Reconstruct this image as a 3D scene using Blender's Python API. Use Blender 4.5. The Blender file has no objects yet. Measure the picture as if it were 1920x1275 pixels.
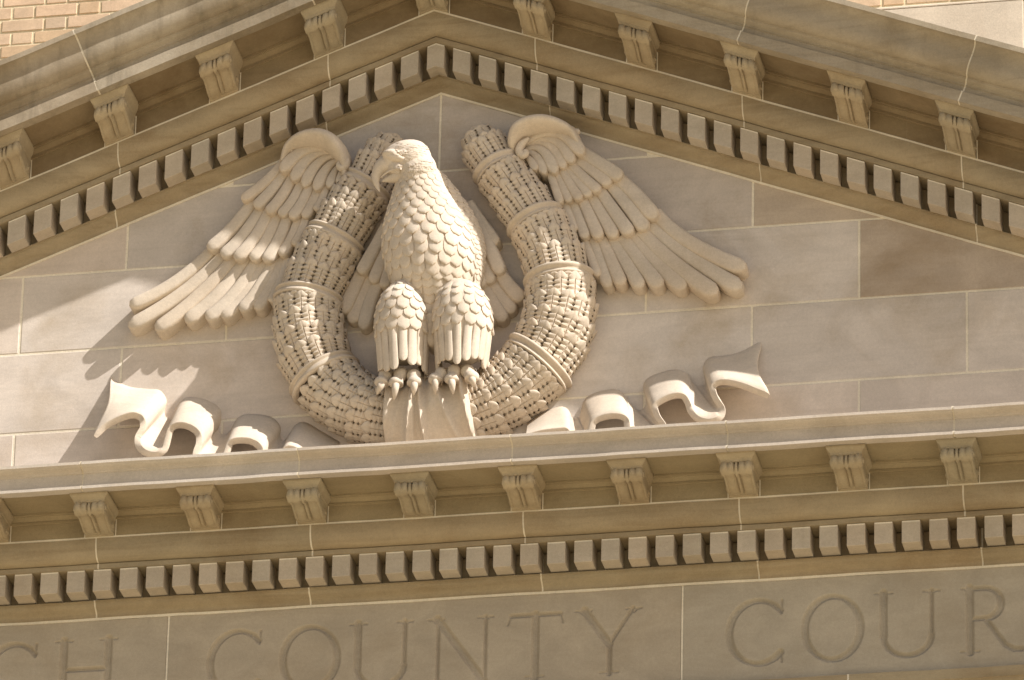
import bpy, bmesh, math, random
import numpy as np
from mathutils import Vector, Matrix
random.seed(7)
rng = np.random.default_rng(5)
sc = bpy.context.scene
COL = sc.collection
R = math.radians

# ------------------------------------------------------------------ camera
AZ, EL, RO = R(11.78), R(25.46), R(1.35)
FPX = 13500.0
DIST = FPX / 400.0
fw = Vector((-math.sin(AZ) * math.cos(EL), math.cos(AZ) * math.cos(EL), math.sin(EL)))
r0 = Vector((math.cos(AZ), math.sin(AZ), 0)); u0 = r0.cross(fw)
rv = r0 * math.cos(RO) + u0 * math.sin(RO)
uv = -r0 * math.sin(RO) + u0 * math.cos(RO)
CAMP = -fw * DIST
cam_d = bpy.data.cameras.new('camera'); cam = bpy.data.objects.new('camera', cam_d); COL.objects.link(cam)
m3 = Matrix((rv, uv, -fw)).transposed()
cam.matrix_world = Matrix.Translation(CAMP) @ m3.to_4x4()
cam_d.sensor_width = 36; cam_d.lens = FPX / 1920 * 36
cam_d.clip_start = 0.5; cam_d.clip_end = 3000
sc.camera = cam

# ------------------------------------------------------------------ light
SUN = Vector((-2.65, 1.0, -2.59)).normalized()          # direction the light travels
w = bpy.data.worlds.new('World'); sc.world = w; w.use_nodes = True
nt = w.node_tree; nt.nodes.clear()
sky = nt.nodes.new('ShaderNodeTexSky'); sky.sky_type = 'NISHITA'; sky.sun_disc = False
sky.sun_elevation = math.asin(-SUN.z); sky.sun_rotation = math.atan2(-SUN.x, -SUN.y)
sky.air_density = 1.0; sky.dust_density = 3.0; sky.ozone_density = 0.6
bg = nt.nodes.new('ShaderNodeBackground'); bg.inputs['Strength'].default_value = 0.075
wo = nt.nodes.new('ShaderNodeOutputWorld')
nt.links.new(sky.outputs[0], bg.inputs[0]); nt.links.new(bg.outputs[0], wo.inputs[0])
sd = bpy.data.lights.new('sun', 'SUN'); sd.energy = 5.0; sd.angle = R(0.53); sd.color = (1.0, 0.975, 0.955)
so = bpy.data.objects.new('sun', sd); COL.objects.link(so)
so.rotation_euler = SUN.to_track_quat('-Z', 'Y').to_euler(); so.location = (20, -10, 20)
sc.view_settings.view_transform = 'Standard'; sc.view_settings.look = 'None'
sc.view_settings.exposure = 0.66; sc.view_settings.gamma = 1.0
sc.view_settings.use_curve_mapping = False
sc.render.resolution_x = 1024; sc.render.resolution_y = 680
try:
    sc.cycles.max_bounces = 8; sc.cycles.diffuse_bounces = 5
except Exception: pass

# ------------------------------------------------------------------ helpers
def at(px, py, y):
    """photo pixel + depth from the wall -> point (the carving was measured off the photograph)"""
    d = fw * FPX + rv * (px - 960) - uv * (py - 637.5)
    t = (y - CAMP.y) / d.y
    return CAMP + d * t
PX = 1 / 394.0
ORG = {}
def thing(name, label, cat, loc=(0, 0, 0), group=None):
    o = bpy.data.objects.new(name, None); COL.objects.link(o); o.location = loc
    o.empty_display_size = 0.1
    o['label'] = label; o['category'] = cat
    if group: o['group'] = group
    ORG[o.name] = Vector(loc)
    return o
def link(o, parent, M=None):
    COL.objects.link(o)
    if M is not None: o.matrix_world = M
    if parent is not None:
        o.parent = parent
        if M is not None: o.matrix_basis = M
        if parent.name in ORG: o.matrix_parent_inverse = Matrix.Translation(-ORG[parent.name])
    return o
def mesh(name, vs, fs, mats, smooth=False, ang=35, mi=None):
    me = bpy.data.meshes.new(name)
    me.from_pydata([tuple(v) for v in vs], [], fs)
    for m in (mats if isinstance(mats, (list, tuple)) else [mats]): me.materials.append(m)
    if mi is not None: me.polygons.foreach_set('material_index', mi)
    if smooth:
        me.shade_smooth()
        if ang: me.set_sharp_from_angle(angle=R(ang))
    me.update()
    return me
def obj(name, me, parent=None, M=None, color=None):
    o = bpy.data.objects.new(name, me)
    o.color = color if color else (1, 1, 1, 1)
    return link(o, parent, M)
def tone(a=.05, h=.015):
    b = 1 + random.uniform(-a, a); c = random.uniform(-h, h)
    return (b + c, b, b - c, 1)
def fixn(me):
    bm = bmesh.new(); bm.from_mesh(me); bmesh.ops.recalc_face_normals(bm, faces=bm.faces); bm.to_mesh(me); bm.free()
    return me
def bevel(me, w_, ang=30):
    bm = bmesh.new(); bm.from_mesh(me)
    bmesh.ops.recalc_face_normals(bm, faces=bm.faces)
    ed = [e for e in bm.edges if len(e.link_faces) == 2 and e.calc_face_angle(0) > R(ang)]
    bmesh.ops.bevel(bm, geom=ed, offset=w_, segments=1, profile=.5, affect='EDGES')
    bm.to_mesh(me); bm.free(); return me
class MB:
    def __init__(s): s.v = []; s.f = []; s.m = []
    def add(s, vs, fs, mi=0):
        n = len(s.v); s.v += [tuple(v) for v in vs]; s.f += [tuple(i + n for i in f) for f in fs]; s.m += [mi] * len(fs)
    def box(s, x0, x1, y0, y1, z0, z1, mi=0):
        s.add([(x0, y0, z0), (x1, y0, z0), (x1, y1, z0), (x0, y1, z0), (x0, y0, z1), (x1, y0, z1), (x1, y1, z1), (x0, y1, z1)],
              [(0, 3, 2, 1), (4, 5, 6, 7), (0, 1, 5, 4), (1, 2, 6, 5), (2, 3, 7, 6), (3, 0, 4, 7)], mi)
def grid_faces(nu, nv, closed=False, off=0, flip=False):
    f = []
    for j in range(nv - 1):
        for i in range(nu - (0 if closed else 1)):
            a = j * nu + i; b = j * nu + (i + 1) % nu; q = (off + a, off + b, off + b + nu, off + a + nu)
            f.append(q[::-1] if flip else q)
    return f

# ------------------------------------------------------------------ materials
def stone(name, base, stain, amt=.5, streak=.5, bump=.25, rough=.85, scale=1.0, grain=.095, patch=None, lo=.46, hi=.72):
    m = bpy.data.materials.new(name); m.use_nodes = True
    N = m.node_tree.nodes; L = m.node_tree.links; N.clear()
    out = N.new('ShaderNodeOutputMaterial'); b = N.new('ShaderNodeBsdfPrincipled'); L.new(b.outputs[0], out.inputs[0])
    b.inputs['Roughness'].default_value = rough; b.inputs['Specular IOR Level'].default_value = .25
    g = N.new('ShaderNodeNewGeometry'); oi = N.new('ShaderNodeObjectInfo')
    ofs = N.new('ShaderNodeVectorMath'); ofs.operation = 'SCALE'; L.new(oi.outputs['Location'], ofs.inputs[0]); ofs.inputs['Scale'].default_value = 0
    def noise(sc_, vec, det=5, ro=.55, dist=0.):
        n = N.new('ShaderNodeTexNoise'); n.inputs['Scale'].default_value = sc_; n.inputs['Detail'].default_value = det
        n.inputs['Roughness'].default_value = ro; n.inputs['Distortion'].default_value = dist; L.new(vec, n.inputs['Vector']); return n.outputs['Fac']
    def mapv(s):
        mp = N.new('ShaderNodeMapping'); mp.inputs['Scale'].default_value = s; L.new(g.outputs['Position'], mp.inputs['Vector']); return mp.outputs[0]
    def ramp(f, a, c, v0=0., v1=1.):
        r_ = N.new('ShaderNodeMapRange'); r_.inputs[1].default_value = a; r_.inputs[2].default_value = c
        r_.inputs[3].default_value = v0; r_.inputs[4].default_value = v1; L.new(f, r_.inputs[0]); return r_.outputs[0]
    def mix(f, c1, c2, mode='MIX'):
        x = N.new('ShaderNodeMix'); x.data_type = 'RGBA'; x.blend_type = mode
        if isinstance(f, float): x.inputs[0].default_value = f
        else: L.new(f, x.inputs[0])
        for k, c in ((6, c1), (7, c2)):
            if isinstance(c, tuple): x.inputs[k].default_value = (*c, 1)
            else: L.new(c, x.inputs[k])
        return x.outputs[2]
    P = mapv((1, 1, 1)); S = mapv((1.2, 9, 22)); V = mapv((15, 9, 2.0))
    big = noise(1.7 * scale, P, 6, .6, .6); mid = noise(7 * scale, P, 5, .6, .3); fine = noise(240, P, 3, .7)
    cloud = noise(3.1 * scale, mapv((1, 1, 1.6)), 6, .62, .9)
    st = noise(1.3, S, 5, .6, .4); vs = noise(1., V, 4, .6)
    col = mix(ramp(cloud, .36, .68), tuple(c * .885 for c in base), tuple(min(1, c * 1.075) for c in base))
    f1 = N.new('ShaderNodeMath'); f1.operation = 'MULTIPLY'; L.new(ramp(big, lo, hi, 0, amt), f1.inputs[0]); L.new(ramp(mid, .25, .7, .35, 1), f1.inputs[1])
    col = mix(f1.outputs[0], col, stain)
    col = mix(ramp(st, .5, .75, 0, streak * .45), col, tuple(c * .8 for c in stain))
    col = mix(ramp(st, .5, .28, 0, streak * .35), col, tuple(min(1, c * 1.12) for c in base))
    if patch:
        col = mix(ramp(vs, .52, .78, 0, patch[1]), col, patch[0])
    gr = ramp(fine, .3, .7, 1 - grain, 1 + grain); sp = ramp(noise(70, P, 4, .7), .3, .7, 1 - grain * .7, 1 + grain * .7)
    mm = N.new('ShaderNodeMath'); mm.operation = 'MULTIPLY'; L.new(gr, mm.inputs[0]); L.new(sp, mm.inputs[1])
    cb = N.new('ShaderNodeCombineColor'); [L.new(mm.outputs[0], cb.inputs[k]) for k in range(3)]
    col = mix(1.0, col, cb.outputs[0], 'MULTIPLY')
    col = mix(1.0, col, oi.outputs['Color'], 'MULTIPLY')
    L.new(col, b.inputs['Base Color'])
    bp_ = N.new('ShaderNodeBump'); bp_.inputs['Strength'].default_value = bump; bp_.inputs['Distance'].default_value = .0025
    ad = N.new('ShaderNodeMath'); ad.operation = 'ADD'; L.new(noise(110, P, 4, .7), ad.inputs[0]); L.new(noise(14, P, 4, .6), ad.inputs[1])
    L.new(ad.outputs[0], bp_.inputs['Height']); L.new(bp_.outputs[0], b.inputs['Normal'])
    return m
M_ASH = stone('ashlar_limestone', (.58, .50, .422), (.37, .28, .18), .8, .3, .25, lo=.5)
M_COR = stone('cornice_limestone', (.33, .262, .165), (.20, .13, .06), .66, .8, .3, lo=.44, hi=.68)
M_DEN = stone('dentil_limestone', (.475, .40, .305), (.33, .25, .15), .45, .3, .25)
M_FAS = stone('fascia_limestone', (.52, .45, .37), (.38, .30, .20), .4, .5, .25)
M_CRX = stone('weathered_crown_limestone', (.37, .305, .215), (.20, .145, .075), .7, .7, .4, patch=((.17, .14, .10), .3), lo=.42, hi=.68)
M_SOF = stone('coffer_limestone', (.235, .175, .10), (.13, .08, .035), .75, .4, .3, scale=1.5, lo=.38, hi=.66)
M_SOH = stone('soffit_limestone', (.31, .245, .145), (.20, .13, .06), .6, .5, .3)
M_MOD = stone('modillion_limestone', (.37, .30, .195), (.25, .17, .085), .55, .3, .3, scale=2)
M_CRW = stone('crown_limestone', (.345, .285, .205), (.15, .11, .06), .75, .15, .4, patch=((.10, .08, .05), .6), lo=.42, hi=.64)
M_FRZ = stone('frieze_limestone', (.40, .34, .255), (.285, .225, .15), .7, .2, .4)
M_CRV = stone('carved_limestone', (.58, .49, .385), (.42, .32, .21), .5, .1, .3, patch=((.42, .33, .23), .25))
M_WRE = stone('wreath_limestone', (.55, .46, .355), (.43, .33, .22), .4, .1, .25)
M_HSH = stone('hole_shade_limestone', (.13, .10, .065), (.08, .06, .04), .5, .1, .2)  # dark colour paints in the deep shade inside the drilled holes
M_MOR = stone('lime_mortar', (.72, .64, .50), (.42, .34, .22), .5, .2, .6, rough=.95)
M_BRK = stone('buff_brick', (.62, .46, .31), (.45, .30, .18), .4, .2, .4, rough=.9, scale=3)
M_BMO = stone('brick_mortar', (.66, .55, .36), (.5, .38, .2), .4, .2, .8, rough=.95)
M_BLT = stone('belt_limestone', (.56, .47, .36), (.46, .36, .25), .4, .2, .3, patch=((.50, .40, .29), .4))
M_GRD = stone('pale_plaza_paving', (.50, .42, .28), (.28, .23, .15), .5, 0, .3, scale=.1)
M_ROF = stone('roof_sheet', (.40, .36, .30), (.3, .26, .2), .4, .1, .2)

XA, MS = -.374, .385
PITCH = .506
# ------------------------------------------------------------------ profiles
def arc(cy, cz, ry, rz, a0, a1, n=7):
    return [(cy + ry * math.cos(R(a0 + (a1 - a0) * i / n)), cz + rz * math.sin(R(a0 + (a1 - a0) * i / n))) for i in range(n + 1)]
def bedmould(z0, z1):      # small cyma from the wall out to the dentil band
    h = z1 - z0
    p = [(0, z0), (-.006, z0)]
    for i in range(9):
        t = i / 8; p.append((-.006 - .044 * (t - math.sin(2 * math.pi * t) / (2 * math.pi) * .9), z0 + .004 + (h - .012) * t))
    p += [(-.056, z1 - .007), (-.056, z1)]
    return p
def courseA(z0, z1, z2): return [(.1, z0)] + bedmould(z0, z1) + [(-.02, z1 + .001), (-.02, z2), (.1, z2)]
def courseB(z0, z1, z2):   # fillet + ovolo
    p = [(.1, z0), (-.151, z0), (-.151, z1 - .003), (-.143, z1 - .003), (-.143, z1 + .002), (-.155, z1 + .002)]
    p += [(-.155 - .055 * math.sin(R(90 * i / 9)), z1 + .003 + (z2 - z1 - .018) * (1 - math.cos(R(90 * i / 9)))) for i in range(10)]
    return p + [(-.210, z2), (.1, z2)]
def courseC(z0, z1, z2):   # modillion band, cap moulding, soffit
    h = z2 - z1
    p = [(.1, z0), (-.205, z0), (-.205, z1), (-.214, z1 + .001), (-.214, z1 + h * .22), (-.211, z1 + h * .22), (-.211, z1 + h * .26)]
    for i in range(7):
        t = i / 6; p.append((-.213 - .02 * (t - math.sin(2 * math.pi * t) / (2 * math.pi)), z1 + h * (.26 + .5 * t)))
    p += [(-.236, z1 + h * .78), (-.245, z1 + h * .78), (-.245, z2), (-.432, z2), (-.432, z2 + .012), (.1, z2 + .012)]
    return p
A_R, B_R, C_R = (1.336, 1.405, 1.524), (1.531, 1.562, 1.667), (1.677, 1.775, 1.827)
A_H, B_H, C_H = (-1.297, -1.231, -1.119), (-1.113, -1.087, -.985), (-.976, -.893, -.852)
D_R = [(.3, 1.842), (-.434, 1.842), (-.434, 1.819), (-.444, 1.817), (-.488, 1.817), (-.488, 1.874), (-.472, 1.880), (-.472, 1.908), (-.478, 1.912)]
for i in range(7):
    t = i / 6; D_R.append((-.476 - .024 * (t - math.sin(2 * math.pi * t) / 7), 1.913 + .028 * t))
D_R += [(-.504, 1.943), (-.504, 1.952)]
D_R += [(-.509 - .048 * math.sin(R(90 * i / 8)), 1.953 + .076 * (1 - math.cos(R(90 * i / 8)))) for i in range(9)]
D_R += [(-.557 - .044 * (1 - math.cos(R(90 * i / 8))), 2.029 + .078 * math.sin(R(90 * i / 8))) for i in range(1, 9)]
D_R += [(-.605, 2.107), (-.605, 2.135), (-.56, 2.143), (.3, 2.17)]
D_R = [(y - (.01 if y < -.44 else 0), w_ - (.006 if y > -.62 and w_ > 1.95 else 0)) for y, w_ in D_R]
D_H = [(.02, -.838), (-.434, -.838), (-.434, -.853), (-.444, -.855), (-.490, -.855), (-.490, -.841), (-.468, -.836), (-.468, -.772), (-.473, -.770)]
for i in range(8):
    t = i / 7; D_H.append((-.474 - .040 * (t - math.sin(2 * math.pi * t) / 7), -.769 + .022 * t))
D_H += [(-.520, -.745), (-.520, -.731), (-.50, -.728), (.02, -.715)]

def sweep(prof, xs, s=0, perp=None, dy=0, dz=0):
    """prof closed (y,w); xs stations; s shear on; perp = base w for joints square to the rake"""
    vs = []; n = len(prof)
    for k, x in enumerate(xs):
        for (y, w_) in prof:
            xx = x
            if perp is not None and abs(x - XA) > .01:
                xx = x + math.copysign(.335 * (w_ - perp), x - XA)
            vs.append((xx, y + dy, w_ + dz - (MS * abs(xx - XA) if s else 0)))
    fs = []
    for k in range(len(xs) - 1):
        for i in range(n):
            j = (i + 1) % n; fs.append((k * n + i, k * n + j, (k + 1) * n + j, (k + 1) * n + i))
    fs.append(tuple(range(n))); fs.append(tuple(reversed([(len(xs) - 1) * n + i for i in range(n)])))
    return vs, fs
def wob(vs, a=.0012):      # hand cut edges are never dead straight
    out = []
    for x, y, z in vs:
        out.append((x, y + a * math.sin(x * 23.1 + z * 3) * .5, z + a * math.sin(x * 7.3 + 1.7) + a * .6 * math.sin(x * 31 + y * 9)))
    return out
def stations(a, b, step=.12):
    n = max(1, int(round((b - a) / step)))
    xs = [a + (b - a) * i / n for i in range(n + 1)]
    if a < XA < b and min(abs(x - XA) for x in xs) > 1e-4: xs = sorted([x for x in xs if abs(x - XA) > .03] + [XA])
    return xs
def course(parent, prof, joints, s, mat, gap=.008, perp=None, name='cornice_block', ta=.05, first=False):
    for a, b in zip(joints[:-1], joints[1:]):
        vs, fs = sweep(prof, stations(a + gap / 2, b - gap / 2), s, perp)
        me = fixn(mesh(name, wob(vs), fs, mat, True, 28)); obj(name, me, parent, color=tone(ta, .02))
    for x in joints[0 if first else 1:-1]:
        vs, fs = sweep(prof, [x - gap / 2 - .001, x + gap / 2 + .001], s, perp, .0022, .0022)
        obj('mortar_joint', fixn(mesh('mortar_joint', vs, fs, M_MOR)), parent)
def bead(parent, y0, y1, z0, z1, xs, s, name='mortar_joint'):
    vs, fs = sweep([(y0, z0), (y1, z0), (y1, z1), (y0, z1)], xs, s)
    obj(name, fixn(mesh(name, wob(vs, .0008), fs, M_MOR)), parent)

# ------------------------------------------------------------------ dentils and modillions
def dentil_mesh(z0, z1, s, d=.0095):
    hw = .0422
    vs = []; xs = (-hw, 0, hw) if s == 2 else (-hw, hw)
    sh = (lambda x: 0) if s == 0 else ((lambda x: -MS * abs(x)) if s == 2 else (lambda x: -MS * x * s))
    n = 0; fs = []
    prof = [(-.0205, z0), (-.145, z0), (-.145, z1 - d), (-.145, z1 - .0005), (-.0205, z1 - .0005)]
    for x in xs:
        for y, z in prof: vs.append((x, y, z + sh(x)))
    k = len(prof); mi = []
    for q in range(len(xs) - 1):
        for i in range(k):
            j = (i + 1) % k; fs.append((q * k + i, q * k + j, (q + 1) * k + j, (q + 1) * k + i)); mi.append(1 if i in (2, 3) else 0)
    fs.append(tuple(range(k))); mi.append(0); fs.append(tuple(reversed([(len(xs) - 1) * k + i for i in range(k)]))); mi.append(0)
    me = mesh('dentil', vs, fs, [M_DEN, M_MOR], mi=mi)
    return bevel(me, .0018)
def modillion_meshes(zb, zt, s):
    """scroll bracket body + cap moulding, sheared with the rake"""
    sh = (lambda x: 0) if s == 0 else ((lambda x: -MS * abs(x)) if s == 2 else (lambda x: -MS * x * s))
    H = zt - zb; hw = .068
    # side outline of the underside: from the wall foot, S curve forward to the volute
    S = []
    S += [(-.206, 0.0), (-.222, 0.0), (-.224, .012)]
    for i in range(13):                     # long S shaped underside
        t = i / 12; S.append((-.224 - .172 * t, H * (.07 + .345 * t - .05 * math.sin(2 * math.pi * t))))
    for i in range(11):                     # front volute roll
        a = R(-115 + 210 * i / 10); S.append((-.404 - .030 * math.cos(a), H * .66 + .030 * math.sin(a) * 1.0))
    S += [(-.38, H * .98), (-.206, H * .98)]
    nu = 31; vs = []; fs = []
    def ch(u):                              # double bead between two broad channels
        a = abs(u)
        if a < .12: return .006 * math.cos(a / .12 * math.pi / 2) + .003
        if a < .19: return -.0055
        if a < .86: return .0065 * math.sin((a - .19) / .67 * math.pi) ** .8 - .001
        return .0055 if a < .97 else 0
    def rl(u):                              # five rolls on the volute
        a = abs(u)
        for c, h, wd in ((0, .008, .13), (.36, .010, .2), (.8, .012, .21)):
            if abs(a - c) < wd: return h * math.sqrt(max(0, 1 - ((a - c) / wd) ** 2)) - .004
        return -.010
    for k, (y, z) in enumerate(S):
        y0, z0 = S[max(0, k - 1)]; y1, z1 = S[min(len(S) - 1, k + 1)]
        ty, tz = y1 - y0, z1 - z0; l = math.hypot(ty, tz) or 1; ny, nz = tz / l, -ty / l
        if ny > 0 and k < 16: ny, nz = -ny, -nz
        ny, nz = (-abs(tz) / l if k >= 16 else ny), nz
        if k >= 16: a = R(-115 + 210 * min(k - 16, 10) / 10); ny, nz = -math.cos(a), math.sin(a)
        else: ny, nz = (ty / l * 0 - abs(tz) / l, -abs(ty) / l)
        wv = 1.0 if k < 16 else 0.0
        blend = max(0, min(1, (k - 19.2) / 1.2))
        for i in range(nu):
            u = -1 + 2 * i / (nu - 1); x = u * hw
            h = (ch(u) * (1 - blend) * max(0, min(1, (18.5 - k) / 2)) + rl(u) * blend) if 3 <= k <= len(S) - 3 else 0
            if 3 <= k < 5: h *= .4
            vs.append((x, y + ny * h, zb + z + nz * h + sh(x)))
    fs = grid_faces(nu, len(S))
    for side in (0, nu - 1):
        idx = [k * nu + side for k in range(len(S))]
        fs.append(tuple(idx))
    body = fixn(mesh('modillion', vs, fs, M_MOD, True, 40))
    # cap: moulded slab round three sides
    vs = []; fs = []
    lay = [(0.068, .0, -.002), (.070, .003, 0), (.072, .005, .003), (.0735, .006, .012), (.078, .012, .020), (.085, .019, .027), (.0875, .021, .030), (.0885, .022, .034), (.0905, .024, .037), (.0905, .024, zt + .047 - zt)]
    lay = [(a, b, c) for a, b, c in lay]
    hcap = C_R[2] - C_R[1] if s else C_H[2] - C_H[1]
    sc_ = hcap / .047
    for a, b, c in lay:
        zz = zt - .004 + c * sc_
        for x, y in ((-a, -.2055), (-a, -.424 - b), (0, -.424 - b), (a, -.424 - b), (a, -.2055)):
            vs.append((x, y, min(zz, zt + hcap - .0015) + sh(x)))
    for k in range(len(lay) - 1):
        for i in range(4): fs.append((k * 5 + i, k * 5 + i + 1, (k + 1) * 5 + i + 1, (k + 1) * 5 + i))
    fs.append((0, 1, 2, 3, 4)); e = (len(lay) - 1) * 5; fs.append((e + 4, e + 3, e + 2, e + 1, e))
    cap = fixn(mesh('modillion_cap', vs, fs, M_MOD, True, 25))
    # side volute disc
    mb = MB()
    for sx in (-1, 1):
        for (cy, cz, rr, tk) in ((-.404, H * .66, .030, .006), (-.404, H * .66, .014, .011), (-.250, H * .36, .022, .005), (-.250, H * .36, .009, .009)):
            n = 16; ring = []
            for q, (r_, dx) in enumerate(((rr, 0), (rr, tk * .6), (rr * .75, tk), (0.001, tk))):
                for i in range(n):
                    a = 2 * math.pi * i / n; x = sx * (hw - .0005 + dx)
                    ring.append((x, cy + r_ * math.cos(a), zb + cz + r_ * math.sin(a) + sh(sx * hw)))
            mb.add(ring, grid_faces(n, 4, True))
    vol = fixn(mesh('volute', mb.v, mb.f, M_MOD, True, 40))
    # mortar lines each side of the bracket, on the wall
    mb = MB()
    for sx in (-1, 1):
        z1 = zt + .002; x0 = sx * (hw + .003); x1 = sx * (hw + .0085)
        mb.add([(x0, -.2065, zb - .002 + sh(x0)), (x1, -.2065, zb - .002 + sh(x1)), (x1, -.2065, z1 + sh(x1)), (x0, -.2065, z1 + sh(x0)),
                (x0, -.2, zb - .002 + sh(x0)), (x1, -.2, zb - .002 + sh(x1)), (x1, -.2, z1 + sh(x1)), (x0, -.2, z1 + sh(x0))],
               [(0, 1, 2, 3), (0, 4, 5, 1), (1, 5, 6, 2), (2, 6, 7, 3), (3, 7, 4, 0)])
    mor = fixn(mesh('mortar_joint', mb.v, mb.f, M_MOR))
    return body, cap, vol, mor
def put_modillion(parent, ms, x, zs):
    M = Matrix.Translation((x, 0, zs)); t = tone(.06, .03)
    b = obj('modillion', ms[0], parent, M, t)
    for nm, me in (('modillion_cap', ms[1]), ('volute', ms[2]), ('mortar_joint', ms[3])):
        o = bpy.data.objects.new(nm, me); o.color = t if me is not ms[3] else (1, 1, 1, 1); COL.objects.link(o); o.parent = b

# ------------------------------------------------------------------ setting
def plane_obj(name, vs, fs, mat, kind='structure'):
    o = obj(name, mesh(name, vs, fs, mat)); o['kind'] = kind; return o
GZ = CAMP.z - 1.6
plane_obj('ground', [(-900, -900, GZ), (900, -900, GZ), (900, 900, GZ), (-900, 900, GZ)], [(0, 1, 2, 3)], M_GRD)

# ------------------------------------------------------------------ horizontal cornice
XL, XR = -5.6, 4.9
hz = thing('horizontal_cornice', 'straight limestone cornice with scroll brackets and a row of dentils above the lettered frieze', 'cornice', (XA, 0, -1.3))
jA = [XL] + [-4.0, -2.975, -1.945, -.922, .173, 1.183, 2.215, 3.22] + [XR]
jB = [XL] + [-3.95, -2.93, -1.91, -.888, .115, 1.122, 2.154, 3.16] + [XR]
jD = [XL] + [-3.94, -2.93, -1.917, -.890, .111, 1.111, 2.151, 3.16] + [XR]
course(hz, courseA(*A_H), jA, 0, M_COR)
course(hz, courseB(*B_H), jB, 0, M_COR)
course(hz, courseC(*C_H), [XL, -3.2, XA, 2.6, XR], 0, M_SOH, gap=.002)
course(hz, D_H, jD, 0, M_FAS)
bead(hz, .05, -.2075, B_H[2] - .001, C_H[0] + .001, stations(XL, XR), 0)
bead(hz, .05, -.0035, A_H[0] - .012, A_H[0] + .001, stations(XL, XR), 0)
dm = dentil_mesh(A_H[1] + .008, A_H[2] + .006, 0)
for k in range(-32, 37): obj('dentil', dm, hz, Matrix.Translation((XA + k * PITCH / 4 + .002, 0, 0)), tone(.05, .015))
mm = modillion_meshes(C_H[0], C_H[1], 0)
for k in range(-8, 10): put_modillion(hz, mm, XA + k * PITCH, 0)

# ------------------------------------------------------------------ raking cornices
rl_ = thing('raking_cornice', 'left sloping cornice of the pediment with scroll brackets, dentils and dark streaked crown moulding', 'cornice', (XA - .3, 0, 1.33))
rr_ = thing('raking_cornice', 'right sloping cornice of the pediment with brown stained brackets and wavy pale joints', 'cornice', (XA + .6, 0, 1.33))
EX = 4.6
course(rl_, courseA(*A_R), [XA - EX, -3.98, -2.96, -1.94, -.92, .166], 1, M_COR, gap=.007)
course(rr_, courseA(*A_R), [.166, 1.178, 2.2, 3.2, XA + EX], 1, M_COR, gap=.007, first=True)
course(rl_, courseB(*B_R), [XA - EX, -3.94, -2.92, -1.90, -.885, .121], 1, M_COR, gap=.007)
course(rr_, courseB(*B_R), [.121, 1.120, 2.156, 3.16, XA + EX], 1, M_COR, gap=.007, first=True)
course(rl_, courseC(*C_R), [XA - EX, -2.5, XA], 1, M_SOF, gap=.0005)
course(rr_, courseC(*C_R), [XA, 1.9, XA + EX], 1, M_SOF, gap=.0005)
course(rl_, D_R, [XA - EX, -3.98, -2.95, -1.932, -.90, .13], 1, M_CRW, gap=.008, perp=1.817, ta=.08)
course(rr_, D_R, [.13, 1.142, 2.182, 3.2, XA + EX], 1, M_CRX, gap=.008, perp=1.817, ta=.08, first=True)
for par, a, b in ((rl_, XA - EX, XA), (rr_, XA, XA + EX)):
    xs = stations(a, b)
    bead(par, .05, -.2075, B_R[2] - .001, C_R[0] + .001, xs, 1)
    bead(par, .05, -.004, 1.325, 1.337, xs, 1)
dml, dmr, dma = (dentil_mesh(A_R[1] - .001, A_R[2] + .006, s) for s in (-1, 1, 2))
mml, mmr, mma = (modillion_meshes(C_R[0], C_R[1], s) for s in (-1, 1, 2))
for k in range(-32, 33):
    x = k * PITCH / 4; par, me = (rl_, dml) if k < 0 else ((rr_, dmr) if k > 0 else (rl_, dma))
    obj('dentil', me, par, Matrix.Translation((XA + x, 0, -MS * abs(x))), tone(.05, .015))
for k in range(-8, 9):
    x = k * PITCH; par, me = (rl_, mml) if k < 0 else ((rr_, mmr) if k > 0 else (rl_, mma))
    put_modillion(par, me, XA + x, -MS * abs(x))

# ------------------------------------------------------------------ tympanum stones
ty = thing('tympanum_wall', 'recessed triangular wall of large pale limestone blocks with light mortar joints behind the eagle', 'wall', (XA, 0, -.73))
def clip(poly, a, b, c):     # keep a*x+b*z<=c
    out = []
    for i in range(len(poly)):
        p, q = poly[i], poly[(i + 1) % len(poly)]
        dp, dq = a * p[0] + b * p[1] - c, a * q[0] + b * q[1] - c
        if dp <= 0: out.append(p)
        if (dp < 0) != (dq < 0) and dp != dq:
            t = dp / (dp - dq); out.append((p[0] + (q[0] - p[0]) * t, p[1] + (q[1] - p[1]) * t))
    return out
def slab(poly, y0, y1, mat, name, parent, col, inset=.0035):
    cx = sum(p[0] for p in poly) / len(poly); cz = sum(p[1] for p in poly) / len(poly)
    n = len(poly); vs = []
    def ins(d):
        r_ = []
        for i in range(n):
            a, b, c = poly[i - 1], poly[i], poly[(i + 1) % n]
            def nrm(p, q):
                dx, dz = q[0] - p[0], q[1] - p[1]; l = math.hypot(dx, dz) or 1
                nx, nz = -dz / l, dx / l
                if nx * (cx - p[0]) + nz * (cz - p[1]) < 0: nx, nz = -nx, -nz
                return nx, nz
            n1, n2 = nrm(a, b), nrm(b, c); k = 1 + n1[0] * n2[0] + n1[1] * n2[1]
            if k < .2: k = .2
            r_.append((b[0] + d * (n1[0] + n2[0]) / k, b[1] + d * (n1[1] + n2[1]) / k))
        return r_
    for d, y in ((0, y1), (0, y0 + inset * .7), (inset, y0)):
        for x, z in ins(d): vs.append((x, y, z))
    fs = [tuple(range(2 * n, 3 * n))]
    for k in range(2):
        for i in range(n): fs.append((k * n + i, k * n + (i + 1) % n, (k + 1) * n + (i + 1) % n, (k + 1) * n + i))
    return obj(name, fixn(mesh(name, vs, fs, mat)), parent, color=col)
ZC = [-.729, -.321, .096, .505, .915, 1.336]
q = .5045
tones = {(3, 4): (.80, .74, .66), (4, 3): (.86, .78, .70)}
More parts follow.
